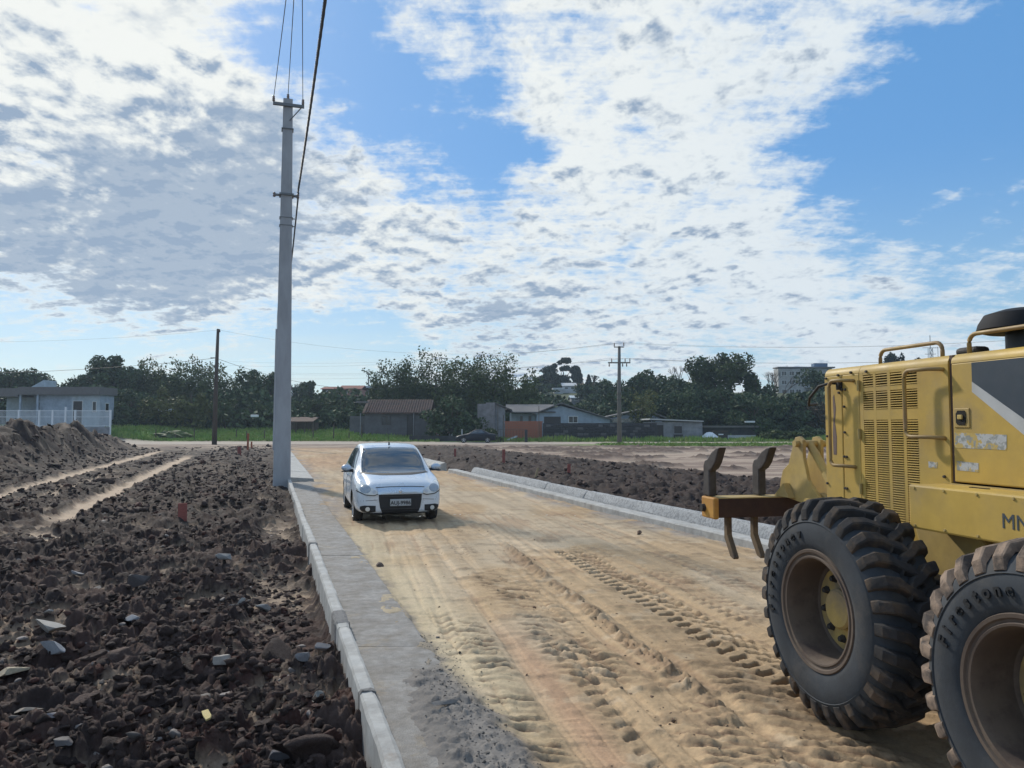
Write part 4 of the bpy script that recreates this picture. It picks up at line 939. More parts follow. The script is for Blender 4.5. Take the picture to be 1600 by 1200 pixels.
M_DSTONE = wallm('dark_stone', (.055, .055, .06), (.035, .036, .04)); M_LSTONE = wallm('patched_stone', (.12, .12, .125))
def X_at(px, Y): return (px - 800) / F * Y
def Z_at(py, Y, px=800): return at(px, py, Y).z
def opening(parent, x0, x1, z0, z1, yf, name='window', frame=M_WFRAME, pane=M_GLASS, bars=1):
    """frame proud of the wall face, pane set back inside it; yf = wall face (towards -y)"""
    t = .07; b = MB(); b.span(x0, x1, yf - .05, yf + .02, z1 - t, z1); b.span(x0, x1, yf - .05, yf + .02, z0, z0 + t); b.span(x0, x0 + t, yf - .05, yf + .02, z0 + t, z1 - t); b.span(x1 - t, x1, yf - .05, yf + .02, z0 + t, z1 - t)
    for i in range(bars): xm = x0 + (x1 - x0) * (i + 1) / (bars + 1); b.span(xm - .025, xm + .025, yf - .04, yf + .01, z0 + t, z1 - t)
    w_ = b.build(name, frame, parent)
    b = MB(); b.span(x0 + t, x1 - t, yf - .018, yf - .006, z0 + t, z1 - t); b.build('pane' if name == 'window' else 'door_leaf', pane, w_); return w_
def gable_roof(parent, x0, x1, y0, y1, ze, zr, m, axis='y', th=.12, over=.4, name='roof'):
    b = MB()
    if axis == 'y':   # ridge runs along y, gable faces the camera
        xm = (x0 + x1) / 2; sl = (zr - ze) / (xm - x0)
        pr = [(x0 - over, ze - sl * over), (xm, zr), (x1 + over, ze - sl * over), (x1 + over, ze - sl * over + th), (xm, zr + th), (x0 - over, ze - sl * over + th)]; b.prism(pr, y0 - over, y1 + over, 'xz')
    else:
        ym = (y0 + y1) / 2; sl = (zr - ze) / (ym - y0)
        pr = [(y0 - over, ze - sl * over), (ym, zr), (y1 + over, ze - sl * over), (y1 + over, ze - sl * over + th), (ym, zr + th), (y0 - over, ze - sl * over + th)]; b.prism(pr, x0 - over, x1 + over, 'yz')
    return b.build(name, m, parent)
def local_house(name, label, cat, px0, px1, Y, zb): return thing(name, label, cat, (X_at((px0 + px1) / 2, Y), Y, zb))
# ---- left house behind the white fence
Y = 86.; zb = 1.05; cx0 = X_at(105, Y); t = thing('house', 'bluish white single-storey house with a flat grey roof edge behind the white fence', 'house', (cx0, Y, zb))
lx = lambda px, Yq=Y, c=None: X_at(px, Yq) - (cx0 if c is None else c)
lz = lambda py, Yq=Y, z=None: Z_at(py, Yq) - (zb if z is None else z)
b = MB(); b.span(lx(62), lx(157), 0, 2.9, -.4, lz(617)); b.span(lx(-10), lx(62) - .003, 2.2, 2.9, -.4, lz(617)); b.build('wall', M_BWALL, t)
b = MB(); b.span(lx(112), lx(156.5), -.03, -.002, .3, lz(618.5)); b.build('pale_wall_panel', M_PALE, t)
b = MB(); b.span(lx(33), lx(160), -.7, 3.2, lz(617), lz(605)); b.span(lx(-14), lx(33) - .003, -.7, 3.2, lz(620), lz(607)); b.build('roof', M_ZINC, t)
b = MB(); b.prism([(lx(27), lz(605)), (lx(50), lz(605)), (lx(50), lz(592))], 2, 4.5, 'xz'); b.build('gable', M_PALE, t)
opening(t, lx(114), lx(130), lz(662) - .1, lz(626), -.03, 'door', pane=M_DOOR, bars=0); opening(t, lx(144.5), lx(151.5), lz(644), lz(627), -.03, bars=0); b = MB(); b.span(lx(157) - .01, lx(157) + .03, 1.0, 1.75, lz(643), lz(629)); o = b.build('window', M_WFRAME, t); b = MB(); b.span(lx(157) + .031, lx(157) + .036, 1.06, 1.69, lz(642), lz(630)); b.build('pane', M_GLASS, o)
opening(t, lx(40), lx(60), lz(640), lz(628), 2.2, frame=M_DOOR)
for p_ in (34, 61): b = MB(); b.span(lx(p_), lx(p_) + .2, -.5, -.3, -.3, lz(617)); b.build('porch_post', M_BWALL, t)
# white picket railing
Yf = 82.5; zf = ground_z(X_at(90, Yf), Yf) ; M_WHITE = mat('white_paint', (.62, .66, .70), rough=.55, vary=.06)
zt_, zbm = Z_at(641, Yf), Z_at(667, Yf)
t = thing('fence', 'white metal bar fence in front of the bluish white house', 'fence', (X_at(85, Yf), Yf, zbm)); cx = X_at(85, Yf); hgt = zt_ - zbm
for zz_ in (hgt - .05, hgt * .60, .12): b = MB(); b.span(X_at(-25, Yf) - cx, X_at(173, Yf) - cx, -.03, .03, zz_ - .03, zz_ + .03); b.build('rail', M_WHITE, t)
for i, p_ in enumerate((-4, 30, 62, 83, 103, 118, 173)): b = MB(); b.span(X_at(p_, Yf) - cx - .09, X_at(p_, Yf) - cx + .09, -.08, .08, -1.2, hgt + (.35 if p_ == 103 else .04)); b.build('post', M_WHITE, t)
b = MB(); x = X_at(-25, Yf) - cx
while x < X_at(173, Yf) - cx: b.span(x - .014, x + .014, -.012, .012, .0, hgt); x += .13
o = b.build('bar', M_WHITE, t); o['kind'] = 'stuff'
b = MB(); b.span(X_at(-25, Yf) - cx, X_at(173, Yf) - cx, -.1, .1, -1.4, -.02); b.build('plinth', M_GREYW, t)
# ---- things between the left house and the pole
t_ = MB(); t_.box((0, 0, 0), (1.6, .9, .35), bevel=.1); o = t_.build('white_tank', M_WHITE); o.location = at(260, 641, 92); tag(o, 'small white tank glimpsed under the yellow-green tree', 'tank')
t_ = MB(); t_.box((0, 0, 0), (.9, .4, .3), bevel=.05); o = t_.build('white_box', M_WHITE); o.location = at(398, 650, 92); tag(o, 'small white box glimpsed left of the tall pole', 'box')
b = MB(); rng = random.Random(3)
b.v = []; 
mv, mf = ico(3); P_ = mv * np.array([2.3, 1.4, .7]) * (1 + .18 * np.sin(mv @ np.array([5, 3, 4]) * 1.7)[:, None]); me = bpy.data.meshes.new('mound'); me.from_pydata([tuple(q) for q in P_], [], mf.tolist()); me.materials.append(M_LEAF['mid'])
o = bpy.data.objects.new('earth_mound', me); link(o); g_ = at(272, 678, 86); o.location = (g_.x, 86, ground_z(g_.x, 86) + .1); tag(o, 'low grassy mound lying on the field left of the wooden pole', 'mound')
# thin fence posts on the field
M_POST = mat('fence_post', (.085, .07, .055), rough=.9)
for i, (p_, hh) in enumerate(((243, 15), (303, 18), (369, 16), (413, 15), (489, 22), (521, 24), (545, 12), (565, 24), (274, 9), (385, 14))):
    Yq = 84.5; g_ = at(p_, 690, Yq); z0 = ground_z(g_.x, Yq); b = MB(); b.tube([(0, 0, -.3), (.02, 0, hh / F * Yq * .98)], [.07, .055], 6); o = b.build('fence_post', M_POST); o.location = (g_.x, Yq, z0)
    tag(o, 'thin dark post standing in the grass field', 'fence post', 'posts on the grass field')
relabel('posts on the grass field', 'thin dark post standing in the grass field, %s in the row')
# ---- low shed with tiles
Y = 92.; zb = ground_z(X_at(472, Y), Y); t = thing('shed', 'low open shed with a lit clay tile edge just right of the tall pole', 'shed', (X_at(472, Y), Y, zb)); c = X_at(472, Y)
zt_ = Z_at(660, Y) - zb; b = MB(); b.prism([(-1.3, zt_), (1.5, zt_ + .55), (1.5, zt_ + .67), (-1.3, zt_ + .12)], X_at(446, Y) - c, X_at(494, Y) - c, 'yz'); b.build('roof', M_TILE, t)
for xx in (-1.6, -.5, .6, 1.5): b = MB(); b.span(xx, xx + .14, -1.1, -.96, -.3, zt_); b.build('post', M_POST, t)
b = MB(); b.span(-1.9, 1.7, 1.2, 1.35, -.3, zt_); b.build('wall', M_BROWNW, t)
# ---- house with brown tiled roof
Y = 91.; zb = ground_z(X_at(620, Y), Y) - .1; c = X_at(620, Y); t = thing('house', 'dim house with a brown clay tile roof in tree shade behind the white car', 'house', (c, Y, zb))
Lx = lambda p_: X_at(p_, Y) - c; Lz = lambda p_: Z_at(p_, Y) - zb
b = MB(); b.span(Lx(570), Lx(668), 0, 6, -.4, Lz(645)); b.span(Lx(545), Lx(570) - .003, .6, 6, -.4, Lz(650)); b.build('wall', wallm('shaded_plaster', (.12, .12, .13), (.09, .09, .095)), t)  # tree shade over this house is put into the dark plaster colour
rf = gable_roof(t, Lx(572), Lx(668), 0, 6, Lz(644), Lz(628) + .25, M_TILE, 'x')
for i in range(26):                                # courses of cover tiles on the near slope
    xx = Lx(569) + (Lx(671) - Lx(569)) * (i + .5) / 26; b = MB(); y0, z0, y1, z1 = -.42, Lz(644) - .42 * (Lz(628) + .25 - Lz(644)) / 3 + .13, 3, Lz(628) + .25 + .13
    b.tube([(xx, y0, z0), (xx, y1, z1)], .075, 6); b.build('tile_row', M_TILE, rf)
opening(t, Lx(597), Lx(611), Lz(664), Lz(650), 0, frame=M_DOOR); opening(t, Lx(636), Lx(648), Lz(682), Lz(648), 0, 'door', frame=M_DOOR, pane=M_DOOR, bars=0)
b = MB(); b.span(Lx(560), Lx(575), -1.4, .3, Lz(630), Lz(627)); b.build('canopy', M_ZINC, t)
for p_ in (566, 648): b = MB(); b.span(Lx(p_), Lx(p_) + .1, -1.3, -1.2, -.2, Lz(646)); b.build('post', M_GREYW, t)
# dark low wall/hedge before it
Y = 84.; b = MB(); b.span(X_at(640, Y), X_at(717, Y), -.12, .12, -.3, Z_at(681, Y)); o = b.build('low_wall', M_DSTONE); o.location = (0, Y, 0); tag(o, 'low dark wall in front of the shaded tile-roofed house', 'wall')
# ---- rough grey wall slab and lean-to
Y = 89.; t = thing('building', 'windowless rough grey building end right of the parked white car', 'building', (X_at(768, Y), Y, 0)); c = X_at(768, Y)
b = MB(); b.prism([(Lx2, zz2) for Lx2, zz2 in ((X_at(746, Y) - c, -.3), (X_at(773, Y) - c, -.3), (X_at(773, Y) - c, Z_at(629, Y)), (X_at(759, Y) - c, Z_at(629, Y)), (X_at(759, Y) - c, Z_at(631, Y)), (X_at(746, Y) - c, Z_at(631, Y)))], 0, 5, 'xz'); b.build('wall', wallm('rough_render', (.27, .26, .27), (.18, .17, .175), bump=.6, bscale=6), t)
b = MB(); b.prism([(X_at(773, Y) - c + .003, -.3), (X_at(789, Y) - c, -.3), (X_at(789, Y) - c, Z_at(638, Y)), (X_at(773, Y) - c + .003, Z_at(630, Y))], .6, 5, 'xz'); b.build('side_wall', M_GREYW, t)
b = MB(); b.prism([(X_at(771, Y) - c, Z_at(629, Y) + .02), (X_at(800, Y) - c, Z_at(641, Y)), (X_at(800, Y) - c, Z_at(641, Y) + .1), (X_at(771, Y) - c, Z_at(629, Y) + .12)], .3, 5.3, 'xz'); b.build('roof', M_ZINC, t)
# ---- blue gable house
Y = 93.; c = X_at(875, Y); t = thing('house', 'light blue house with a broad grey gable roof behind the brick wall', 'house', (c, Y, 0)); Lx = lambda p_: X_at(p_, Y) - c; Lz = lambda p_: Z_at(p_, Y)
b = MB(); b.prism([(Lx(838), -.3), (Lx(953), -.3), (Lx(953), Lz(655)), (Lx(876), Lz(634)), (Lx(838), Lz(646))], 0, 8, 'xz'); b.build('wall', M_BWALL, t)
b = MB(); b.span(Lx(796), Lx(838) - .003, 1.2, 8, -.3, Lz(646)); b.build('pale_wall', M_PALE, t)
b = MB(); b.prism([(Lx(833), Lz(648)), (Lx(876), Lz(631) ), (Lx(958), Lz(657)), (Lx(958), Lz(657) + .14), (Lx(876), Lz(631) + .16), (Lx(833), Lz(648) + .14)], -.5, 8.3, 'xz'); b.build('roof', M_ZINC, t)
b = MB(); b.prism([(-.2, Lz(645)), (4, Lz(632)), (4, Lz(632) + .12), (-.2, Lz(645) + .12)], Lx(790), Lx(868), 'yz'); b.build('front_roof', M_ZINC, t)
opening(t, Lx(888), Lx(903), Lz(661), Lz(650), 0); opening(t, Lx(849), Lx(877), Lz(675), Lz(650), 0, 'door', frame=M_BWALL, pane=M_DOOR, bars=0)
for p_ in (812, 825): opening(t, Lx(p_), Lx(p_ + 6), Lz(660), Lz(649), 1.2, bars=0, frame=M_BWALL)
b = MB(); b.span(Lx(797), Lx(799), -.1, .1, -.2, Lz(645)); b.build('porch_post', M_WHITE, t)
# ---- second house behind the wall
Y = 95.; c = X_at(985, Y); t = thing('house', 'second pale blue house with low grey roof behind the crossarm pole', 'house', (c, Y, 0)); Lx = lambda p_: X_at(p_, Y) - c; Lz = lambda p_: Z_at(p_, Y)
b = MB(); b.prism([(Lx(940), -.3), (Lx(1034), -.3), (Lx(1034), Lz(655)), (Lx(1006), Lz(643)), (Lx(940), Lz(656))], 0, 6, 'xz'); b.build('wall', M_BWALL, t)
b = MB(); b.prism([(Lx(936), Lz(655)), (Lx(1006), Lz(640)), (Lx(1040), Lz(654)), (Lx(1040), Lz(654) + .14), (Lx(1006), Lz(640) + .15), (Lx(936), Lz(655) + .14)], -.5, 6.3, 'xz'); b.build('roof', M_ZINC, t)
b = MB(); b.span(Lx(955), Lx(1012), -.62, -.5, Lz(660), Lz(654)); b.build('fascia', mat('worn_fascia', (.33, .31, .27), rough=.9, col2=(.15, .14, .13), nscale=4), t)
# ---- brick wall: real bricks over a joint bed
Y = 86.5; t = thing('brick_wall', 'low orange brick wall in front of the light blue house', 'wall', (X_at(818, Y), Y, 0)); c = X_at(818, Y); zt_ = Z_at(658, Y) - .14
b = MB(); b.span(X_at(789, Y) - c, X_at(847, Y) - c, .02, .2, -.3, zt_); b.build('joint_bed', M_JOINT, t)
b = MB(); b.span(X_at(788, Y) - c, X_at(848, Y) - c, -.04, .24, zt_ + .002, zt_ + .13); b.build('coping', M_BRICK, t)
me0 = None; rows = 9; rh = zt_ / rows; W_ = (X_at(847, Y) - X_at(789, Y)); nb = 15; bw = W_ / nb
for r_ in range(rows):
    for k in range(nb):
        if me0 is None: b = MB(); b.box((0, 0, 0), (bw - .03, .06, rh - .03)); o = b.build('brick', M_BRICK, t); me0 = o.data
        else: o = bpy.data.objects.new('brick', me0); link(o, t)
        o.location = (X_at(789, Y) - c + bw * (k + .5) , -.012 - random.uniform(0, .008), rh * (r_ + .5)); 
# ---- dark stone wall made of uneven blocks
Y = 86.; t = thing('stone_wall', 'long dark rough stone wall below the blue gable house', 'wall', (X_at(938, Y), Y, 0)); c = X_at(938, Y); zt_ = Z_at(661, Y)
b = MB(); b.span(X_at(848, Y) - c, X_at(1026, Y) - c, .05, .3, -.3, zt_); b.build('core', M_DSTONE, t)
blocks = []
for i in range(3): b = MB(); b.box((0, 0, 0), (.62, .14, .30), bevel=.03); o = b.build('stone_block', (M_DSTONE, M_LSTONE, M_DSTONE)[i], t); blocks.append(o.data); o.location = (X_at(850 + i * 9, Y) - c, .02, .15)
for r_ in range(int(zt_ / .32)):
    x = X_at(848, Y) - c + .3 + (r_ % 2) * .33 + (2.1 if r_ == 0 else 0)
    while x < X_at(1026, Y) - c - .3:
        o = bpy.data.objects.new('stone_block', blocks[random.choice((0, 0, 1, 2, 2))]); link(o, t); o.location = (x, .02 + random.uniform(-.03, .02), .16 + r_ * .32 + random.uniform(-.015, .015)); o.scale = (random.uniform(.8, 1.04), 1, random.uniform(.85, 1.05)); x += .66
# ---- small grey house with flat roof
Y = 87.; c = X_at(1060, Y); t = thing('house', 'small grey flat-roofed house with one dark window beside the stone wall', 'house', (c, Y, 0)); Lx = lambda p_: X_at(p_, Y) - c; Lz = lambda p_: Z_at(p_, Y)
b = MB(); b.span(Lx(1018), Lx(1097), 0, 6, -.3, Lz(659)); b.build('wall', M_GREYW, t); b = MB(); b.prism([(Lx(1014), Lz(656)), (Lx(1098), Lz(659)), (Lx(1098), Lz(659) + .12), (Lx(1014), Lz(656) + .16)], -.35, 6.3, 'xz'); b.build('roof', mat('pale_roof_sheet', (.40, .41, .41), rough=.7), t)
opening(t, Lx(1052), Lx(1066), Lz(678), Lz(665), 0, frame=M_GREYW, pane=M_DOOR, bars=0); opening(t, Lx(1026), Lx(1036), Lz(690), Lz(664), 0, 'door', frame=M_DSTONE, pane=M_DOOR, bars=0)
b = MB(); b.span(Lx(1052), Lx(1066), -.1, -.003, Lz(686), Lz(679)); b.build('sill_panel', M_DSTONE, t)
b = MB(); b.span(Lx(1016), Lx(1021), -1.0, -.6, -.2, Lz(661)); o = b.build('gate_pillar', M_DSTONE, t)
# ---- low white wall
Y = 88.; b = MB(); b.span(X_at(1134, Y), X_at(1180, Y), 0, .2, -.3, Z_at(680, Y)); o = b.build('low_wall', wallm('white_wall', (.40, .43, .50))); o.location = (0, Y, 0); tag(o, 'low whitewashed wall at the foot of the dark trees on the right', 'wall')
# far shed under the trees
Y = 93.; c = X_at(1150, Y); t = thing('shed', 'dark shed with pale roof scraps in the shade of the right-hand trees', 'shed', (c, Y, 0)); b = MB(); b.span(X_at(1100, Y) - c, X_at(1180, Y) - c, 0, 4, -.3, Z_at(668, Y)); b.build('wall', M_DSTONE, t); b = MB(); b.span(X_at(1098, Y) - c, X_at(1183, Y) - c, -.5, 4.2, Z_at(668, Y) + .003, Z_at(665, Y)); b.build('roof', M_ZINC, t)
b = MB(); b.box((X_at(1168, Y) - c, -.8, Z_at(659, Y)), (1.0, .8, .2)); b.build('roof_sheet', M_WHITE, t)
# market umbrella over a table
Y = 86.; g_ = at(1109, 692, Y); t = thing('parasol', 'white parasol over a dark stall before the shaded shed', 'parasol', (g_.x, Y, 0)); zt_ = Z_at(675, Y)
b = MB(); b.lathe([(0, zt_), (.35, zt_ - .05), (1.0, zt_ - .55), (1.02, zt_ - .62), (.95, zt_ - .56), (0, zt_ - .1)], 'z', 8); b.build('canopy', M_WHITE, t); b = MB(); b.tube([(0, 0, 0), (0, 0, zt_)], .03, 6); b.build('pole', M_STEEL, t)
t = thing('market_stall', 'dark boxy stall beside the white parasol', 'stall', (X_at(1126, Y), Y + .4, 0)); b = MB(); b.span(-.75, .75, -.4, .4, 0, 1.1); b.build('body', M_DOOR, t); b = MB(); b.span(-.85, .85, -.5, .5, 1.102, 1.18); b.build('top', M_WOOD, t); b = MB(); b.span(-.3, .25, -.45, -.41, .72, .84); b.build('sign_plate', M_WHITE, t)
# metal gate with uprights
Y = 82.; t = thing('gate', 'thin dark metal gate with uprights and a concrete post, right of the black car', 'gate', (X_at(810, Y), Y, 0)); c = X_at(810, Y)
for p_, hh in ((778, 3.0), (842, 2.6)): b = MB(); b.tube([(X_at(p_, Y) - c, 0, -.2), (X_at(p_, Y) - c, 0, hh * 1.5)], .035, 6); b.build('pipe_post', M_POST, t)
b = MB(); b.span(X_at(822, Y) - c - .16, X_at(822, Y) - c + .16, -.12, .12, -.2, 1.35); b.build('concrete_post', M_DSTONE, t)
for p_ in range(782, 822, 5): b = MB(); b.tube([(X_at(p_, Y) - c, 0, .0), (X_at(p_, Y) - c, 0, 1.35)], .014, 5); b.build('upright', M_POST, t)
for z_ in (.15, 1.35): b = MB(); b.tube([(X_at(778, Y) - c, 0, z_), (X_at(822, Y) - c, 0, z_)], .018, 5); b.build('rail', M_POST, t)
b = MB(); b.prism([(-.9, 0), (-.5, .12), (.75, .62), (.9, .60), (.85, .48), (-.3, .0)], 0, .5, 'xz'); o = b.build('concrete_slab', M_PALE); o.location = (X_at(796, 84), 84, ground_z(X_at(796, 84), 84)); tag(o, 'pale sloping concrete slab lying in front of the brick wall', 'slab')
# thin posts near the parked cars
for p_, m_, lb, h_ in ((722, M_WHITE, 'thin white post left of the parked white car', 20), (778, M_POST, 'dark thin post standing before the rough grey building', 42)):
    b = MB(); b.tube([(0, 0, -.2), (0, 0, h_ / F * 82)], .045, 6); o = b.build('thin_post', m_); o.location = (X_at(p_, 83) + .6 * (p_ > 750), 83, 0); tag(o, lb, 'post')
# ---- houses on the far hill
def hill_house(px0, px1, pyt, pye, pyb, Y, wm, rm, label, axis='x', wins=2, flat=False):
    c = X_at((px0 + px1) / 2, Y); zb = Z_at(pyb, Y); t = thing('house', label, 'house', (c, Y, zb)); x0, x1 = X_at(px0, Y) - c, X_at(px1, Y) - c; ze = Z_at(pye, Y) - zb; zr = Z_at(pyt, Y) - zb
    b = MB()
    b.span(x0, x1, 0, 6, -3, ze); b.build('wall', wm, t)
    if flat: b = MB(); b.span(x0 - .3, x1 + .3, -.3, 6.3, ze + .003, zr); b.build('roof', rm, t)
    else: gable_roof(t, x0, x1, 0, 6, ze, zr, rm, axis, over=.3)
    for i in range(wins): xm = x0 + (x1 - x0) * (i + .5) / wins; opening(t, xm - .45, xm + .45, ze * .25, ze * .75, 0, bars=0)
M_PINKW = wallm('pink_brick', (.34, .17, .14)); M_REDROOF = mat('red_roof', (.20, .07, .05), rough=.9); M_WW = wallm('far_white', (.50, .52, .54))
hill_house(531, 563, 602, 608, 617, 150, M_PINKW, M_REDROOF, 'pinkish brick house with arched dark trees behind, on the skyline right of the tall pole')
hill_house(563, 583, 603, 606, 612, 156, M_BWALL, M_PALE, 'light blue flat house on the skyline beside the pink brick one', flat=True)
hill_house(503, 523, 604, 608, 618, 152, M_BROWNW, M_REDROOF, 'small dark red-roofed house on the skyline left of the pink one', wins=1)
hill_house(455, 466, 605, 607, 616, 150, M_WW, M_ZINC, 'small white house by the tall pole on the skyline', wins=1, flat=True)
hill_house(880, 900, 598, 603, 610, 172, M_WW, mat('light_roof', (.42, .44, .45), rough=.6), 'white-roofed house high on the hill below the araucaria', wins=2)
hill_house(906, 915, 599, 602, 612, 174, wallm('red_wall', (.40, .10, .08)), M_REDROOF, 'small red house on the hill right of the white-roofed one', wins=1)
hill_house(866, 880, 606, 609, 614, 168, M_WW, M_WW, 'tiny white house with flat roof left on the hill', wins=1, flat=True)
hill_house(862, 876, 620, 623, 628, 150, M_WW, M_PALE, 'small pale house lower on the hill, left one', wins=1, flat=True); hill_house(893, 908, 618, 622, 627, 152, M_GREYW, M_PALE, 'small pale house lower on the hill, right one', wins=1)
b = MB(); zt0 = Z_at(583, 158); b.tube([(0, 0, -8), (0, 0, 0)], .13, 6); o = b.build('antenna_mast', M_STEEL); o.location = at(576, 582, 158); tag(o, 'thin mast on the skyline above the light blue house', 'mast')
# ---- three storey block
Y = 172.; c = X_at(1256, Y); zb = 2.; t = thing('apartment_block', 'three-storey cream and white block with a blue rooftop box, left of the grader', 'building', (c, Y, zb)); Lx = lambda p_: X_at(p_, Y) - c; Lz = lambda p_: Z_at(p_, Y) - zb
M_CREAM = wallm('cream_wall', (.37, .37, .36), (.27, .27, .26)); M_BLUEB = mat('blue_box', (.09, .15, .25), rough=.7)
b = MB(); b.span(Lx(1217), Lx(1258), 0, 3, -2, Lz(576)); b.build('wall', M_CREAM, t); b = MB(); b.span(Lx(1258) + .003, Lx(1304), 1.0, 3, -2, Lz(575)); b.build('side_wall', M_WW, t)
b = MB(); b.span(Lx(1216), Lx(1306), -.15, 3.2, Lz(575) + .003, Lz(573)); b.build('roof', M_ZINC, t); b = MB(); b.span(Lx(1277), Lx(1298), 1.2, 3, Lz(573) + .003, Lz(567)); b.build('rooftop_box', M_BLUEB, t)
for pz in (582, 596, 610):
    for p_ in (1226, 1238, 1248): opening(t, Lx(p_) - .6, Lx(p_) + .6, Lz(pz + 5), Lz(pz - 2), 0, bars=1)
    for p_ in (1268, 1284): opening(t, Lx(p_) - .8, Lx(p_) + .8, Lz(pz + 5), Lz(pz - 2), 1.0, bars=1)
for pz in (591, 605): b = MB(); b.span(Lx(1258) + .3, Lx(1300), -.3, .99, Lz(pz) - .1, Lz(pz) + .1); b.build('balcony_slab', M_WW, t)
b = MB(); b.tube([(Lx(1236), 2, Lz(573)), (Lx(1236), 2, Lz(570))], .06, 6); b.build('antenna', M_STEEL, t)
Y = 105.; c = X_at(1284, Y); t = thing('house', 'small grey white house directly left of the grader, below the three-storey block', 'house', (c, Y, 0)); Lx = lambda p_: X_at(p_, Y) - c; Lz = lambda p_: Z_at(p_, Y)
b = MB(); b.span(Lx(1272), Lx(1310), 0, 6, 0, Lz(646)); b.build('wall', M_WW, t); b = MB(); b.span(Lx(1269), Lx(1312), -.4, 6.2, Lz(646) + .003, Lz(643)); b.build('roof', M_ZINC, t); opening(t, Lx(1278), Lx(1287), Lz(668), Lz(655), 0)
# lattice mast behind the hood rail
g_ = at(1453, 524, 240.); t = thing('lattice_mast', 'thin lattice antenna mast seen over the grader hood', 'mast', (g_.x, 240, 0)); b = MB(); H = g_.z
for sx in (-.9, .9):
    for sy in (-.9, .9): b.tube([(sx, sy, 0), (sx * .5, sy * .5, H - 4)], .09, 5)
b.build('legs', M_STEEL, t); b = MB()
for i in range(16): z_ = (H - 4) * i / 16; z2_ = (H - 4) * (i + 1) / 16; b.tube([(-.9 * (1 - .5 * i / 16), -.7, z_), (.9 * (1 - .5 * (i + 1) / 16), -.7, z2_)], .06, 4); b.tube([(.9 * (1 - .5 * i / 16), -.7, z_), (-.9 * (1 - .5 * (i + 1) / 16), -.7, z2_)], .06, 4)
b.build('bracing', M_STEEL, t); b = MB(); b.tube([(0, 0, H - 4), (0, 0, H)], .12, 6); b.box((0, 0, H - 4), (5, .4, .12)); b.box((0, 0, H - 6), (3.4, .4, .12)); b.tube([(2.4, 0, H - 7), (2.4, 0, H - 3.6)], .08, 5); b.build('antenna', M_STEEL, t)
# ------------------------------------------------------------------ cars
M_RUBBER = mat('car_tyre', (.022, .022, .024), rough=.85, col2=(.06, .05, .04), nscale=5, vary=.1)
M_ALLOY = mat('wheel_cover', (.45, .46, .48), rough=.35, metal=.7, vary=.05)
M_BLACKP = mat('black_plastic', (.018, .019, .022), rough=.55, vary=.1, nscale=30)
M_LENS = mat('headlight_lens', (.60, .63, .63), rough=.10, spec=.8, vary=.0, coat=1)
M_CHROME = mat('chrome', (.75, .77, .80), rough=.12, metal=1., vary=0)
M_UNDER = mat('underbody', (.012, .012, .012), rough=.95, vary=0)
def car_paint(name, c, r_=.28, metal=.35): return mat(name, c, rough=r_, metal=metal, spec=.5, vary=.02, coat=.7, nscale=2)
def sect(y, w, zb, zbelt, wbelt, zroof, wroof):
    zm = (zbelt + zroof) / 2; wm = (wbelt + wroof) / 2 + .015
    return y, [(0, zb), (w * .6, zb), (w * .90, zb + .02), (w * .985, zb + .12), (w, zb + (zbelt - zb) * .52), (w * .985, zbelt - .07), (wbelt, zbelt), (wm, zm), (wroof, zroof - .05), (wroof * .92, zroof - .004), (wroof * .5, zroof + .010), (0, zroof + .014)]
def car_body(stations, parent, paint, wheels, rw):
    bm = bmesh.new(); rows = []
    for y, pr in stations:
        half = pr; full = [(x, z) for x, z in half] + [(-x, z) for x, z in half[-2:0:-1]]
        rows.append([bm.verts.new((x, y, z)) for x, z in full])
    n = len(rows[0])
    for i in range(len(rows) - 1):
        for j in range(n): bm.faces.new((rows[i][j], rows[i][(j + 1) % n], rows[i + 1][(j + 1) % n], rows[i + 1][j]))
    h = n // 2
    for r_ in (rows[0], rows[-1]):
        for j in range(h): bm.faces.new((r_[j], r_[j + 1], r_[n - j - 1], r_[(n - j) % n])) if j > 0 and j < h - 1 else bm.faces.new((r_[0], r_[1], r_[n - 1]) if j == 0 else (r_[h - 1], r_[h], r_[h + 1]))
    bmesh.ops.recalc_face_normals(bm, faces=bm.faces); me = bpy.data.meshes.new('body'); bm.to_mesh(me); bm.free()
    o = bpy.data.objects.new('body', me); link(o); o.modifiers.new('s', 'SUBSURF').levels = 3; o.modifiers['s'].render_levels = 3
    cb = MB()
    for wy in wheels:
        for s in (-1, 1): cb.lathe([(0, s * .48), (rw + .045, s * .48), (rw + .045, s * 1.2), (0, s * 1.2)], 'x', 40, (0, wy, rw))
    cut = cb.build('cut', M_UNDER); bo = o.modifiers.new('b', 'BOOLEAN'); bo.operation = 'DIFFERENCE'; bo.object = cut; bo.solver = 'EXACT'
    dg = bpy.context.evaluated_depsgraph_get(); me2 = bpy.data.meshes.new_from_object(o.evaluated_get(dg))
    bpy.data.objects.remove(cut); bpy.data.objects.remove(o)
    me2.name = 'body'; me2.materials.clear(); me2.materials.append(paint); me2.materials.append(M_UNDER)
    for p_ in me2.polygons:
        c = p_.center; p_.use_smooth = True; p_.material_index = 0
        for wy in wheels:
            if abs(c.x) > .47 and math.hypot(c.y - wy, c.z - rw) < rw + .0455 and abs(abs(math.hypot(c.y - wy, c.z - rw)) - (rw + .045)) < .02 or (abs(abs(c.x) - .48) < .004 and math.hypot(c.y - wy, c.z - rw) < rw + .04): p_.material_index = 1
        if p_.normal.z < -.75: p_.material_index = 1
    me2.set_sharp_from_angle(angle=radians(42)); o = bpy.data.objects.new('body', me2); link(o, parent)
    bm = bmesh.new(); bm.from_mesh(me2); bv = BVHTree.FromBMesh(bm); bm.free(); return o, bv
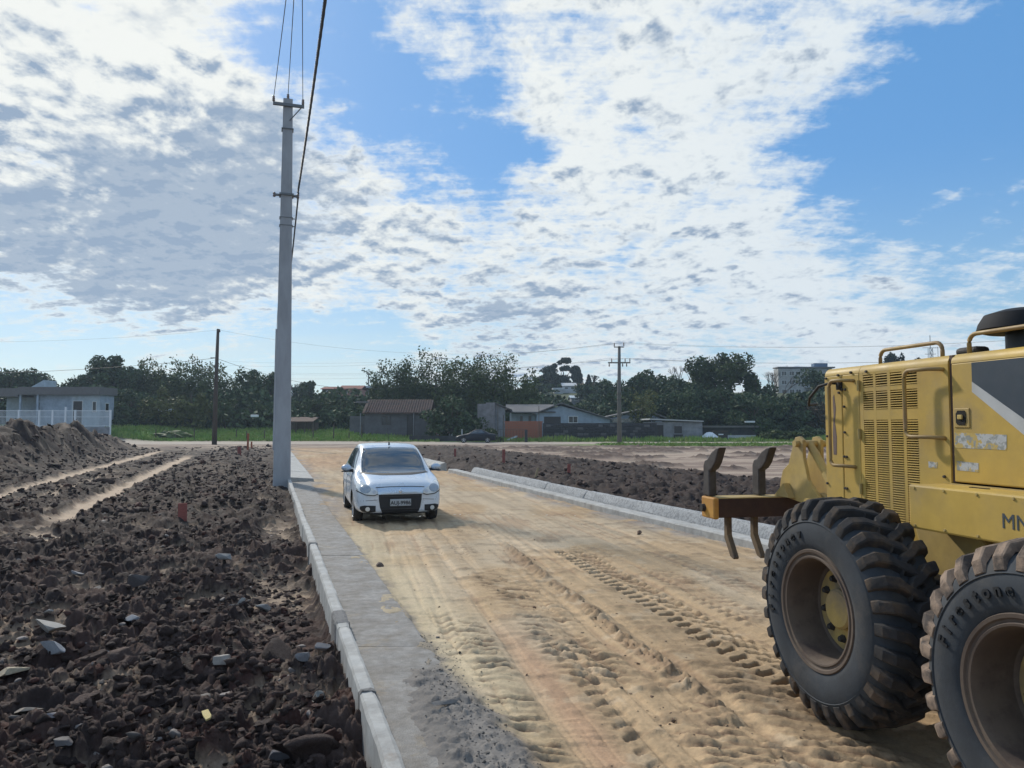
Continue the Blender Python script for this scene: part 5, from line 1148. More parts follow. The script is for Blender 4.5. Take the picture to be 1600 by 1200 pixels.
def patch(name, poly, axis, bv, m, parent, off=.006, th=.012, res=.05, smooth=True, mirror=False, side=None):
    """a thin shaped panel laid onto the body: poly in the plane seen along the axis"""
    P2 = [Vector(p_) for p_ in poly]; xs = [p_.x for p_ in P2]; ys_ = [p_.y for p_ in P2]
    bd = []
    for i in range(len(P2)):
        a, c = P2[i], P2[(i + 1) % len(P2)]; k = max(1, int((c - a).length / res)); bd += [a.lerp(c, j / k) for j in range(k)]
    nb_ = len(bd); pts = list(bd)
    gx = min(xs) + res / 2
    while gx < max(xs):
        gy = min(ys_) + res / 2
        while gy < max(ys_): pts.append(Vector((gx, gy))); gy += res
        gx += res
    vo, eo, fo, *_ = delaunay_2d_cdt(pts, [], [list(range(nb_))], 1, 1e-5)
    d = {'front': Vector((0, 1, 0)), 'back': Vector((0, -1, 0)), 'left': Vector((1, 0, 0)), 'right': Vector((-1, 0, 0)), 'top': Vector((0, 0, -1))}[axis]
    mk = {'front': lambda p_: Vector((p_.x, -6, p_.y)), 'back': lambda p_: Vector((p_.x, 6, p_.y)), 'left': lambda p_: Vector((-6, p_.x, p_.y)), 'right': lambda p_: Vector((6, p_.x, p_.y)), 'top': lambda p_: Vector((p_.x, p_.y, 6))}[axis]
    V_, N_ = [], []
    last = None
    for p_ in vo:
        loc, nr, *_ = bv.ray_cast(mk(p_), d)
        if loc is None: loc = mk(p_) + d * (last if last else 5.0); nr = -d
        last = (loc - mk(p_)).dot(d)
        V_.append(loc - d * off + nr * off * .5); N_.append(nr)
    n = len(V_); b = MB(); back = [v + d * th for v in V_]
    cnt = {}
    for f in fo:
        for i in range(len(f)):
            e = (f[i], f[(i + 1) % len(f)]); cnt[e] = 1
    side_f = [(e[1], e[0], e[0] + n, e[1] + n) for e in cnt if (e[1], e[0]) not in cnt]
    b.add(V_ + back, [tuple(f) for f in fo] + [tuple(i + n for i in f)[::-1] for f in fo] + side_f)
    return b.build(name, m, parent, smooth=smooth, autosmooth=50)
def wheel(parent, x, y, r_, wd, s, spokes=7):
    """s = side (+1 / -1)"""
    b = MB(); h = wd / 2; b.lathe([(r_ * .66, -h * .9), (r_ * .82, -h), (r_ * .95, -h * .92), (r_, -h * .6), (r_, h * .6), (r_ * .95, h * .92), (r_ * .82, h), (r_ * .66, h * .9)], 'x', 36, (0, 0, 0))
    t_ = b.build('wheel', M_RUBBER, parent, smooth=True, loc=(x, y, r_))
    b = MB(); f = s * h; b.lathe([(r_ * .68, f * .95), (r_ * .66, f * .72), (r_ * .60, f * .70)], 'x', 36)
    for k in range(spokes):
        a = 2 * pi * k / spokes; R = Matrix.Rotation(a, 3, 'X'); b.box(R @ Vector((f * .78, 0, r_ * .36)), (.02, r_ * .16, r_ * .60), M=R)
    b.lathe([(0, f * .9), (r_ * .14, f * .88), (r_ * .16, f * .7)], 'x', 16); b.build('rim', M_ALLOY, t_, smooth=True, autosmooth=40)
    b = MB(); b.lathe([(0, f * .45), (r_ * .6, f * .45)], 'x', 24); b.build('brake_shadow', M_UNDER, t_)
    return t_
# ---- the white hatchback
th_ = math.atan(KD); FX, FY = -2.06, 14.02
car = thing('parked_car', 'white hatchback facing the camera on the sandy road, lower grille black', 'car', (0, 0, 0), th_ - radians(1.5))
th_ -= radians(1.5); car.scale = (.955, .955, .955)
ax = Vector((-sin(th_), cos(th_), 0)); cc = Vector((FX, FY, 0)) + ax * 1.91; car.location = (cc.x, cc.y, ground_z(cc.x, cc.y) - .02)
PAINT = car_paint('white_paint_car', (.57, .63, .70), .30, .15)
st = [sect(-2.02, .56, .29, .57, .54, .63, .46), sect(-1.995, .70, .235, .63, .68, .71, .58), sect(-1.92, .785, .205, .69, .76, .79, .62), sect(-1.78, .825, .20, .76, .79, .845, .62), sect(-1.5, .858, .20, .86, .80, .905, .64),
      sect(-1.18, .866, .20, .92, .805, .965, .66), sect(-1.0, .868, .20, .935, .805, 1.00, .68), sect(-.62, .870, .19, .95, .81, 1.27, .66), sect(-.28, .870, .19, .955, .81, 1.46, .625), sect(.15, .872, .19, .965, .81, 1.52, .62),
      sect(.8, .872, .20, .98, .81, 1.52, .615), sect(1.35, .868, .22, 1.0, .80, 1.48, .60), sect(1.68, .855, .25, 1.02, .78, 1.41, .58), sect(1.86, .83, .28, 1.0, .76, 1.22, .58), sect(1.97, .79, .32, .84, .74, .98, .62), sect(2.01, .66, .38, .72, .62, .80, .52)]
wh = (-1.19, 1.40); body, bv = car_body(st, car, PAINT, wh, .300)
for wy in wh:
    for s in (-1, 1): wheel(car, s * .745, wy, .300, .19, s)
# glass
ws = [(-.66, .965), (-.50, .955), (-.2, .95), (.2, .95), (.50, .955), (.66, .965), (.63, 1.22), (.57, 1.43), (.3, 1.45), (-.3, 1.45), (-.57, 1.43), (-.63, 1.22)]
M_WS = mat('car_glass', (.035, .055, .075), rough=.05, spec=.8, vary=0, coat=.5)
wsh = patch('windshield', ws, 'front', bv, M_WS, car, off=.004, res=.06)
b = patch('windshield_seal', [(-.70, .955), (-.3, .928), (.3, .928), (.70, .955), (.66, .968), (0, .955), (-.66, .968)], 'front', bv, M_BLACKP, car, off=.007, res=.05)
for s in (-1, 1):
    b = MB(); b.tube([(s * .05 - .25, -1.12, .985), (s * .05 - .05, -1.0, 1.02), (s * .30 + .05, -.97, 1.035)], .008, 5); b.build('wiper', M_BLACKP, car)
    side = 'left' if s < 0 else 'right'
    patch('side_window', [(-.74, 1.03), (.18, 1.045), (.18, 1.43), (-.05, 1.425), (-.30, 1.36)], side, bv, M_WS, car, off=.004, res=.07)
    patch('side_window', [(.24, 1.047), (1.12, 1.08), (1.02, 1.39), (.24, 1.43)], side, bv, M_WS, car, off=.004, res=.07)
    for yd in (-.80, .21, 1.15): patch('door_seam', [(yd - .006, .32), (yd + .006, .32), (yd + .006, .98), (yd - .006, .98)], side, bv, M_BLACKP, car, off=.002, res=.05)
    for yd in (.02, 1.0): patch('door_handle', [(yd - .08, .86), (yd + .08, .86), (yd + .08, .89), (yd - .08, .89)], side, bv, PAINT, car, off=.02, th=.03)
    # headlight: lens swept up the wing
    hl = [(s * .44, .60), (s * .50, .585), (s * .66, .60), (s * .80, .665), (s * .83, .74), (s * .80, .81), (s * .745, .845), (s * .66, .80), (s * .52, .715), (s * .445, .655)]
    L_ = patch('headlight', hl, 'front', bv, M_LENS, car, off=.012, th=.02, res=.035)
    hb = [(s * (.66 + .10 * cos(a)), .70 + .075 * sin(a)) for a in np.linspace(0, 2 * pi, 17)[:-1]]; patch('reflector', hb, 'front', bv, mat('reflector', (.30, .34, .38), rough=.25, metal=.5, vary=0), L_, off=.016, th=.004, res=.03)
    hb = [(s * (.50 + .035 * cos(a)), .645 + .035 * sin(a)) for a in np.linspace(0, 2 * pi, 13)[:-1]]; patch('indicator', hb, 'front', bv, M_ALLOY, L_, off=.016, th=.004, res=.02)
    patch('headlight_seam', [(s * .425, .60), (s * .50, .572), (s * .67, .588), (s * .82, .655), (s * .81, .672), (s * .66, .604), (s * .50, .588), (s * .44, .61)], 'front', bv, M_BLACKP, car, off=.013, th=.02, res=.04)
    fg = [(s * .47, .27), (s * .60, .25), (s * .72, .275), (s * .76, .32), (s * .755, .375), (s * .68, .395), (s * .47, .385)]
    G_ = patch('fog_lamp_bezel', fg, 'front', bv, M_BLACKP, car, off=.006, res=.04)
    fl = [(s * (.62 + .042 * cos(a)), .325 + .042 * sin(a)) for a in np.linspace(0, 2 * pi, 17)[:-1]]; patch('fog_lamp', fl, 'front', bv, M_LENS, G_, off=.016, th=.01, res=.02)
    # mirror
    b = MB(); mvv, mff = ico(3); P_ = mvv * np.array([.105, .065, .068]); P_[:, 1] = np.where(P_[:, 1] > .02, .02 + (P_[:, 1] - .02) * .2, P_[:, 1]); mb_ = P_ + np.array([s * .935, -.68, 1.045]); b.add(mb_, mff.tolist()); b.add(P_ * .0, [])
    mo = b.build('wing_mirror', car_paint('mirror_shell', (.42, .50, .60), .25, .3), car, smooth=True)
    b = MB(); b.tube([(s * .80, -.66, .985), (s * .90, -.67, 1.0)], [.035, .028], 8); b.build('mirror_arm', M_BLACKP, mo)
    b = MB(); b.span(s * .935 - .1, s * .935 + .1, -.73, -.63, .962, .985, bevel=.01); b.build('mirror_base', M_BLACKP, mo)
# nose panel, grilles and badge
NOSE = car_paint('nose_panel', (.48, .58, .70), .22, .55)
patch('nose_panel', [(-.425, .60), (.425, .60), (.43, .655), (.44, .715), (.2, .728), (-.2, .728), (-.44, .715), (-.43, .655)], 'front', bv, NOSE, car, off=.012, res=.05)
patch('bonnet_seam', [(-.47, .722), (-.2, .733), (.2, .733), (.47, .722), (.47, .732), (.2, .743), (-.2, .743), (-.47, .732)], 'front', bv, M_BLACKP, car, off=.006, th=.006, res=.05)
gl = patch('lower_grille', [(-.415, .592), (.415, .592), (.41, .48), (.385, .34), (.34, .235), (-.34, .235), (-.385, .34), (-.41, .48)], 'front', bv, M_BLACKP, car, off=.004, res=.05)
for zg in (.27, .31, .55): patch('grille_bar', [(-.36, zg), (.36, zg), (.36, zg + .012), (-.36, zg + .012)], 'front', bv, mat('grille_bar', (.03, .03, .034), rough=.4, vary=0), gl, off=.014, th=.012, res=.06)
patch('bumper_crease', [(-.80, .47), (-.44, .49), (-.44, .498), (-.80, .478)], 'front', bv, M_BLACKP, car, off=.001, th=.004, res=.05); patch('bumper_crease', [(.80, .47), (.44, .49), (.44, .498), (.80, .478)], 'front', bv, M_BLACKP, car, off=.001, th=.004, res=.05)
patch('bumper_lip', [(-.72, .225), (.72, .225), (.70, .245), (-.70, .245)], 'front', bv, M_BLACKP, car, off=.008, th=.02, res=.05)
def front_y(x, z):
    l_, *_ = bv.ray_cast(Vector((x, -6, z)), Vector((0, 1, 0))); return l_.y
def lozenge(zc, a, h): return [(0, zc + h), (a, zc), (0, zc - h), (-a, zc)]
yb = front_y(0, .66)
ring = MB(); ro, ri = lozenge(.663, .040, .052), lozenge(.663, .018, .032)
for i in range(4):
    j = (i + 1) % 4; vs = [(ro[i][0], yb - .03, ro[i][1]), (ro[j][0], yb - .03, ro[j][1]), (ri[j][0], yb - .038, ri[j][1]), (ri[i][0], yb - .038, ri[i][1])]; vs += [(x, y + .02, z) for x, y, z in vs]; ring.add(vs, [(0, 1, 2, 3), (7, 6, 5, 4), (0, 4, 5, 1), (2, 6, 7, 3), (1, 5, 6, 2), (3, 7, 4, 0)])
ring.build('badge', M_CHROME, car)
def text_mesh(name, body_, size, m, parent, loc, rot, depth=.002, align='CENTER', bold=0., font_space=1.0):
    cu = bpy.data.curves.new(name, 'FONT'); cu.body = body_; cu.size = size; cu.extrude = depth; cu.align_x = align; cu.align_y = 'CENTER'; cu.offset = bold; cu.space_character = font_space
    o = bpy.data.objects.new(name, cu); COL.objects.link(o); dg = bpy.context.evaluated_depsgraph_get(); me = bpy.data.meshes.new_from_object(o.evaluated_get(dg)); bpy.data.objects.remove(o); me.materials.clear(); me.materials.append(m)
    q = bpy.data.objects.new(name, me); link(q, parent); q.location = loc; q.rotation_euler = rot; return q
yp = front_y(0, .44) - .045
M_PLATE = mat('plate', (.36, .38, .40), rough=.5, vary=.04); b = MB(); b.span(-.20, .20, yp, yp + .03, .375, .505, bevel=.006); pl_ = b.build('number_plate', M_PLATE, car)
text_mesh('plate_text', 'AUJ-9986', .098, M_UNDER, pl_, (0, yp - .002, .432), (radians(90), 0, 0), .0015, bold=.0015)
b = MB(); b.tube([(0, -.18, 1.50), (0, -.15, 1.56)], [.022, .012], 8); b.tube([(0, -.16, 1.54), (0, .12, 1.86)], .004, 5); b.build('antenna', M_BLACKP, car)
b = MB(); b.lathe([(0, 0), (.06, 0), (.06, .03), (0, .03)], 'y', 12, (-.28, -.66, 1.25)); 
# ---- far cars: side-on sedan, and two parked under the trees
def far_car(name, label, paint, px, py, Y, rz, sedan=True, L=4.2):
    t_ = thing(name, label, 'car', (X_at(px, Y), Y, ground_z(X_at(px, Y), Y)), rz)
    k = L / 4.2
    if sedan: s_ = [sect(-2.1, .5, .32, .56, .48, .62, .4), sect(-2.05, .72, .22, .62, .7, .68, .5), sect(-1.7, .80, .19, .74, .76, .80, .6), sect(-1.1, .82, .19, .83, .77, .90, .62), sect(-.85, .82, .19, .86, .77, .95, .62), sect(-.2, .82, .19, .90, .77, 1.36, .53), sect(.2, .82, .19, .91, .77, 1.41, .53), sect(.75, .82, .19, .92, .77, 1.36, .53), sect(1.25, .82, .2, .94, .77, 1.05, .60), sect(1.5, .81, .2, .93, .76, .99, .62), sect(1.95, .78, .24, .88, .72, .94, .58), sect(2.08, .74, .28, .80, .68, .86, .52), sect(2.1, .5, .36, .7, .48, .74, .4)]
    else: s_ = st
    s_ = [(y * k, pr) for y, pr in s_]
    bo_, bv_ = car_body(s_, t_, paint, (-1.27 * k, 1.25 * k), .29)
    for wy in (-1.27 * k, 1.25 * k):
        for s in (-1, 1): wheel(t_, s * .72, wy, .29, .18, s, 5)
    gla = [(-.60 * k, .97), (.2 * k, .98), (.2 * k, 1.32), (-.12 * k, 1.28)]; glb = [(.26 * k, .98), (.98 * k, 1.0), (.66 * k, 1.28), (.26 * k, 1.32)]
    for side in ('left', 'right'):
        patch('side_window', gla, side, bv_, M_WS, t_, res=.12); patch('side_window', glb, side, bv_, M_WS, t_, res=.12)
    patch('windshield', [(-.6, .96), (.6, .96), (.48, 1.30), (-.48, 1.30)], 'front', bv_, M_WS, t_, res=.12)
    for s in (-1, 1): patch('headlight', [(s * .45, .6), (s * .72, .6), (s * .72, .7), (s * .45, .68)], 'front', bv_, M_LENS, t_, res=.1)
    return t_
far_car('parked_car', 'black sedan parked side-on on the street, front to the left', mat('dark_car_paint', (.006, .009, .018), rough=.45, spec=.3, vary=.0), 744, 690, 79.5, radians(-90), True, 4.15)
far_car('parked_car', 'white car parked behind the black sedan, partly under trees', car_paint('far_white_paint', (.6, .63, .66), .35, .1), 727, 680, 88., radians(-50), False, 4.0)
far_car('parked_car', 'red car in deep shade under the trees left of the white one', car_paint('far_red_paint', (.30, .02, .02), .35, .1), 692, 680, 90., radians(5), False, 3.8)
# ------------------------------------------------------------------ the motor grader (local x = forward, y = away from the camera side, z = up)
GR = thing('motor_grader', 'yellow motor grader seen from its left rear, cut off by the right edge', 'motor grader', (1.795, 4.575, .003), atan2(-cos(radians(12)), sin(radians(12))))
M_YEL = mat('grader_yellow', (.53, .355, .080), rough=.55, spec=.3, col2=(.45, .31, .090), nscale=2.2, vary=.09, col3=(.34, .25, .13), n3scale=2.1, n3lo=.53, n3hi=.80, bump=.06, bscale=30)
M_YELD = mat('grader_yellow_dusty', (.46, .335, .11), rough=.75, col2=(.38, .28, .12), nscale=3, vary=.14, col3=(.25, .17, .10), n3scale=3, n3lo=.60, n3hi=.80)
M_RAIL = mat('rail_yellow', (.36, .24, .08), rough=.55, col2=(.28, .18, .08), nscale=6, vary=.12)
M_SLOT = mat('louvre_dark', (.015, .014, .012), rough=.9, vary=0)
M_DARKM = mat('dark_steel', (.035, .032, .030), rough=.7, vary=.2)
M_SHANK = mat('worn_steel', (.075, .068, .066), rough=.6, metal=.25, col2=(.05, .042, .04), nscale=5, vary=.2, bump=.3, bscale=30)
M_RUST = mat('rusty_beam', (.040, .020, .016), rough=.75, col2=(.06, .03, .02), nscale=4, vary=.25)
M_ORY = mat('chipped_orange_yellow', (.50, .26, .05), rough=.6, col2=(.42, .20, .05), nscale=7, vary=.1, col3=(.13, .07, .04), n3scale=6, n3lo=.60, n3hi=.68)
M_TYRE = mat('grader_tyre', (.042, .050, .060), rough=.88, col2=(.030, .035, .042), nscale=3, vary=.12, col3=(.085, .078, .070), n3scale=4, n3lo=.50, n3hi=.85, bump=.15, bscale=60)
M_LUG = mat('tyre_lug', (.030, .029, .030), rough=.92, col2=(.085, .062, .045), nscale=7, nlo=.48, nhi=.62, vary=.2, bump=.4, bscale=50, bdist=.008)
M_LUG2 = mat('muddy_tyre_lug', (.27, .20, .15), rough=.95, col2=(.075, .062, .055), nscale=9, nlo=.42, nhi=.60, vary=.2, bump=.5, bscale=50, bdist=.008)
M_RIM = mat('dirty_rim', (.085, .062, .050), rough=.8, col2=(.125, .095, .072), nscale=2.2, vary=.15, col3=(.07, .05, .042), n3scale=3)
M_RIMY = mat('hub_yellow', (.44, .31, .10), rough=.75, col2=(.26, .20, .12), nscale=4, vary=.15)
M_DECALW = mat('white_decal', (.47, .48, .48), rough=.55, col2=(.40, .40, .38), nscale=3, vary=.08, col3=(.34, .28, .13), n3scale=14, n3lo=.62, n3hi=.66)
M_DECALK = mat('dark_decal', (.045, .060, .078), rough=.42, vary=.08, nscale=8)
M_DECALT = mat('torn_decal', (.45, .46, .46), rough=.6, col2=(.50, .36, .11), nscale=14, nlo=.47, nhi=.50, vary=.1, stretch=(1, 1, 1), col3=(.27, .28, .26), n3scale=30, n3lo=.5, n3hi=.55)
BXY0 = .42; BY = .68; HT = 2.19; BR = -.83; CY = 1.2
# --- engine hood: shell panels around a dark core
b = MB(); b.span(BR + .05, 1.55, BY + .06, 2 * CY - BY - .06, .95, HT - .06); b.build('engine_core', M_SLOT, GR)
def plate(name, x0, x1, z0, z1, th=.035, m=M_YEL, y=BY, bev=.008, par=GR):
    b = MB(); b.span(x0, x1, y, y + th, z0, z1); return b.build(name, m, par, bevel=bev)
G = .005
# hood top with rounded edges: profile swept along x
pr = []; R_ = .055; W0, W1 = BY, 2 * CY - BY
for k in range(7): a = pi - k * pi / 12; pr.append((W0 + R_ + R_ * cos(a), HT - R_ + R_ * sin(a)))
for k in range(7): a = pi / 2 - k * pi / 12; pr.append((W1 - R_ + R_ * cos(a), HT - R_ + R_ * sin(a)))
pr += [(W1 - .03, HT - R_), (W0 + .03, HT - R_)]
for x0, x1 in ((BR + .012, -.44), (-.436, .347), (.372, 1.55)):
    b = MB(); b.prism(pr, x0, x1, 'yz'); b.build('hood_top', M_YEL, GR, smooth=True, autosmooth=30)
b = MB(); b.span(.347, .372, BY + .012, W1 - .012, 1.45, HT - .006); b.build('seam_strip', mat('rubber_seal', (.10, .065, .05), rough=.8), GR)
ZT = HT - R_
# rear panel
b = MB(); b.span(BR, BR + .035, BY + .01, W1 - .01, 1.0, ZT); b.build('rear_panel', M_YEL, GR, bevel=.01)
for i in range(14): b = MB(); b.span(BR - .02, BR, BY + .15, W1 - .15, 1.2 + i * .06, 1.225 + i * .06); o = b.build('rear_louvre', M_YELD, GR)
plate('corner_panel', BR + .003, -.627, 1.05, ZT); plate('hinged_side_panel', -.622, -.440, 1.05, ZT)
# louvre panel built around the slots
lv = [( -.400, -.300), (-.275, -.165), (-.138, -.030), (-.004, .098)]
blk = [(2.035, 2.118, 5), (1.885, 2.005, 8), (1.165, 1.815, 44)]
xs_ = [-.436] + [q for p_ in lv for q in p_] + [.347]
for i in range(0, len(xs_), 2): b = MB(); b.span(xs_[i], xs_[i + 1], BY, BY + .035, 1.05, ZT); b.build('panel_upright', M_YEL, GR)
for x0, x1 in lv:
    zprev = ZT
    for z0, z1, k in blk: b = MB(); b.span(x0, x1, BY + .0005, BY + .035, z1, zprev); b.build('panel_band', M_YEL, GR); zprev = z0
    b = MB(); b.span(x0, x1, BY + .0005, BY + .035, 1.05, zprev); b.build('panel_band', M_YEL, GR)
b = MB()
for x0, x1 in lv:
    for z0, z1, k in blk:
        p_ = (z1 - z0) / k
        for i in range(k):
            zc_ = z0 + p_ * (i + .5); hh = p_ * .30
            b.add([(x0, BY - .003, zc_ - hh), (x1, BY - .003, zc_ - hh), (x1, BY + .010, zc_ + hh), (x0, BY + .010, zc_ + hh), (x0, BY + .010, zc_ - hh + .002), (x1, BY + .010, zc_ - hh + .002), (x1, BY + .020, zc_ + hh), (x0, BY + .020, zc_ + hh)],
                  [(0, 1, 2, 3), (4, 7, 6, 5), (0, 3, 7, 4), (1, 5, 6, 2), (0, 4, 5, 1), (3, 2, 6, 7)])
o = b.build('louvre_slats', M_YEL, GR); o['kind'] = 'stuff'
plate('door_panel', .372, 1.55, 1.455, ZT); plate('ledge_strip', .347, 1.55, 1.34, 1.445, m=M_YELD, y=BY - .02, th=.05)
plate('lower_panel', .2, 1.55, 1.0, 1.335, m=M_YEL)
# far side skin
b = MB(); b.span(BR + .003, 1.55, W1 - .035, W1, 1.05, ZT); b.build('far_side_panel', M_YEL, GR)
# bolts
def bolt(x, z, y=BY, r_=.009, m=M_SHANK):
    b = MB(); b.lathe([(0, -.012), (r_ * .8, -.012), (r_, -.006), (r_, .002)], 'y', 8, (x, y, z)); return b.build('bolt', m, GR)
for x, z in ((-.80, 2.12), (-.80, 1.70), (-.81, 1.36), (-.52, 2.145), (-.66, 2.135), (-.62, 2.03), (-.585, 2.03), (-.60, 1.91), (-.60, 1.73), (-.61, 1.56), (-.585, 1.56), (-.61, 1.34), (-.59, 1.34), (-.655, 2.01), (-.36, 2.14), (.30, 1.48)): bolt(x, z)
b = MB(); b.prism([(-.735, 1.57), (-.70, 1.57), (-.695, 1.70), (-.712, 1.80), (-.698, 1.90), (-.715, 2.0), (-.73, 1.98), (-.725, 1.85), (-.738, 1.72)], BY - .0015, BY + .001, 'xz'); b.build('worn_patch', mat('bare_primer', (.15, .11, .10), rough=.8, vary=.2, nscale=30), GR)
for z in (1.35, 1.72, 2.05): b = MB(); b.tube([(-.436, BY - .010, z - .035), (-.436, BY - .010, z + .035)], .010, 8); b.build('hinge', M_YELD, GR)
for x in (.40, .62, .84, 1.06, 1.28, 1.50):
    for z in (1.425, 1.215): b = MB(); b.lathe([(0, -.006), (.007, -.006), (.009, .001)], 'y', 8, (x - .04, BXY0, z)); b.build('rivet', M_YELD, GR)
b = MB(); b.span(.31, 1.55, BY - .018, BY - .0195, 1.446, 1.4475); b.build('dust_line', M_YELD, GR)
# handles
def handle(x0, x1, z0, z1, out=.075, r_=.0125, name='grab_handle'):
    """bowed tube: fixed at x1, standing off at x0"""
    y = BY - out; k = .045; pts = [(x1, BY + .01, z1), (x1 - .012, BY - .02, z1 + .003), (x1 - .05, y + .012, z1 + .006)]
    for i in range(6): a = pi / 2 + i * pi / 10; pts.append((x0 + k + k * cos(a), y, z1 - k + k * sin(a) + .006))
    for i in range(6): a = pi + i * pi / 10; pts.append((x0 + k + k * cos(a), y, z0 + k + k * sin(a)))
    pts += [(x1 - .05, y + .012, z0), (x1 - .012, BY - .02, z0 - .004), (x1, BY + .01, z0 - .008)]
    b = MB(); b.tube(pts, r_, 10); return b.build(name, M_RAIL, GR, smooth=True)
handle(-.665, -.49, 1.50, 2.085); handle(.08, .315, 1.71, 2.105)
# hose at the rear corner
b = MB(); b.tube([(-.645, BY - .01, 2.075), (-.68, BY - .05, 2.08), (-.76, BY - .09, 2.06), (-.86, BY - .10, 1.98), (-.95, BY - .05, 1.93), (-1.0, BY + .05, 1.94)], .010, 8); b.build('rear_cable', M_DARKM, GR, smooth=True)
b = MB(); b.box((-.64, BY - .012, 2.06), (.03, .03, .06)); b.build('cable_clip', M_DARKM, GR)
# top rails
def top_rail(x0, x1, y, h):
    k = .05; pts = [(x0, y, HT - .02), (x0, y, HT + h - k)]
    for i in range(1, 6): a = pi - i * pi / 10; pts.append((x0 + k + k * cos(a), y, HT + h - k + k * sin(a)))
    for i in range(0, 6): a = pi / 2 - i * pi / 10; pts.append((x1 - k + k * cos(a), y, HT + h - k + k * sin(a)))
    pts.append((x1, y, HT - .02)); b = MB(); b.tube(pts, .0125, 10); return b.build('top_rail', M_RAIL, GR, smooth=True)
top_rail(-.285, .255, BY + .05, .085); top_rail(.455, 1.35, BY + .05, .105)
top_rail(-.285, .255, W1 - .05, .085)
# air intake cap
AX, AY = .575, 1.0
b = MB(); b.lathe([(.105, -.05), (.105, .10), (.10, .13)], 'z', 28, (AX, AY, HT)); b.build('intake_stack', mat('stack_black', (.025, .032, .042), rough=.45), GR, smooth=True)
b = MB(); b.lathe([(.09, .125), (.20, .120), (.235, .130), (.245, .14), (.235, .175), (.205, .225), (.12, .250), (0, .256)], 'z', 36, (AX, AY, HT - .01)); b.build('intake_cap', mat('cap_black', (.012, .014, .018), rough=.75, spec=.2, vary=0), GR, smooth=True, autosmooth=40)
b = MB(); b.box((.36, AY - .16, HT + .02), (.16, .1, .05), bevel=.02); b.build('hose_end', M_DARKM, GR)
# latch
b = MB(); b.span(.372 + .015, .372 + .125, BY - .006, BY + .001, 1.765, 1.875, bevel=.004); lt = b.build('latch_frame', M_YEL, GR)
b = MB(); pts = [(.442 + .034 * cos(a) * (1 if abs(cos(a)) < .8 else 1), .0, 1.82 + .042 * sin(a)) for a in np.linspace(0, 2 * pi, 20)]; b.prism([(.405, 1.795), (.415, 1.782), (.468, 1.780), (.475, 1.80), (.475, 1.848), (.466, 1.862), (.418, 1.862), (.405, 1.845)], BY - .010, BY - .005, 'xz'); b.build('latch_recess', M_SLOT, lt)
b = MB(); b.span(.424, .458, BY - .02, BY - .009, 1.812, 1.838, bevel=.004); b.build('latch_lever', M_YELD, lt)
# decals
def decal(name, poly, m, dy=.0015, par=GR): b = MB(); b.prism(poly, BY - dy, BY + .0005, 'xz'); return b.build(name, m, par)
decal('dark_stripe_panel', [(.520, 2.128), (1.50, 2.128), (1.50, 1.20 + .26), (1.30, 1.46), (.83, 1.822), (.520, 2.06 - .038)], M_DECALK, .0018)
decal('white_stripe', [(.520, 2.022), (.835, 1.818), (1.02, 1.69), (1.25, 1.535), (1.25, 1.46), (1.02, 1.60), (.830, 1.738), (.519, 1.965)], M_DECALW, .003)
decal('torn_decal', [(.385, 1.737), (.735, 1.728), (.732, 1.648), (.385, 1.650)], M_DECALT); decal('torn_decal', [(.393, 1.575), (.545, 1.570), (.545, 1.520), (.393, 1.523)], M_DECALT)
decal('torn_decal', [(.175, 1.563), (.245, 1.560), (.245, 1.527), (.177, 1.525)], M_DECALT)
# side box (fuel tank) with the machine code
BXY = .42
b = MB(); b.span(.315, 1.62, BXY, BY - .03, 1.195, 1.443); b.build('side_box', M_YEL, GR, bevel=.012)
b = MB(); b.span(.60, .72, BY - .12, BY - .10, 1.443, 1.447); b.build('box_slot', M_SLOT, GR)
text_mesh('side_text', 'MN', .105, mat('text_grey', (.055, .070, .085), rough=.6, vary=.1), GR, (.945, BXY - .001, 1.308), (radians(90), 0, 0), .0012, 'LEFT', bold=0)
# cover below the box and tandem case
b = MB(); b.prism([(.10, 1.19), (.60, 1.19), (.72, .95), (.70, .62), (.30, .62)], BY - .06, BY + .15, 'xz'); b.build('lower_guard', M_YELD, GR, bevel=.02)
for yy in (.50, 2 * CY - .66):
    b = MB(); b.prism([(-.22, .50), (-.22, .85), (0, .92), (1.59, .92), (1.85, .85), (1.85, .50), (1.59, .44), (0, .44)], yy, yy + .16, 'xz'); b.build('tandem_case', M_DARKM, GR, bevel=.02)
b = MB(); b.span(-.80, 3.2, 1.0, 1.4, .75, 1.02); b.build('main_frame', M_DARKM, GR)
b = MB(); b.tube([(.8, .5, .68), (.8, 1.9, .68)], .17, 16); b.build('axle', M_DARKM, GR)
b = MB(); b.span(BR + .02, .2, BY + .05, W1 - .05, .85, 1.04); b.build('belly_pan', M_YELD, GR)
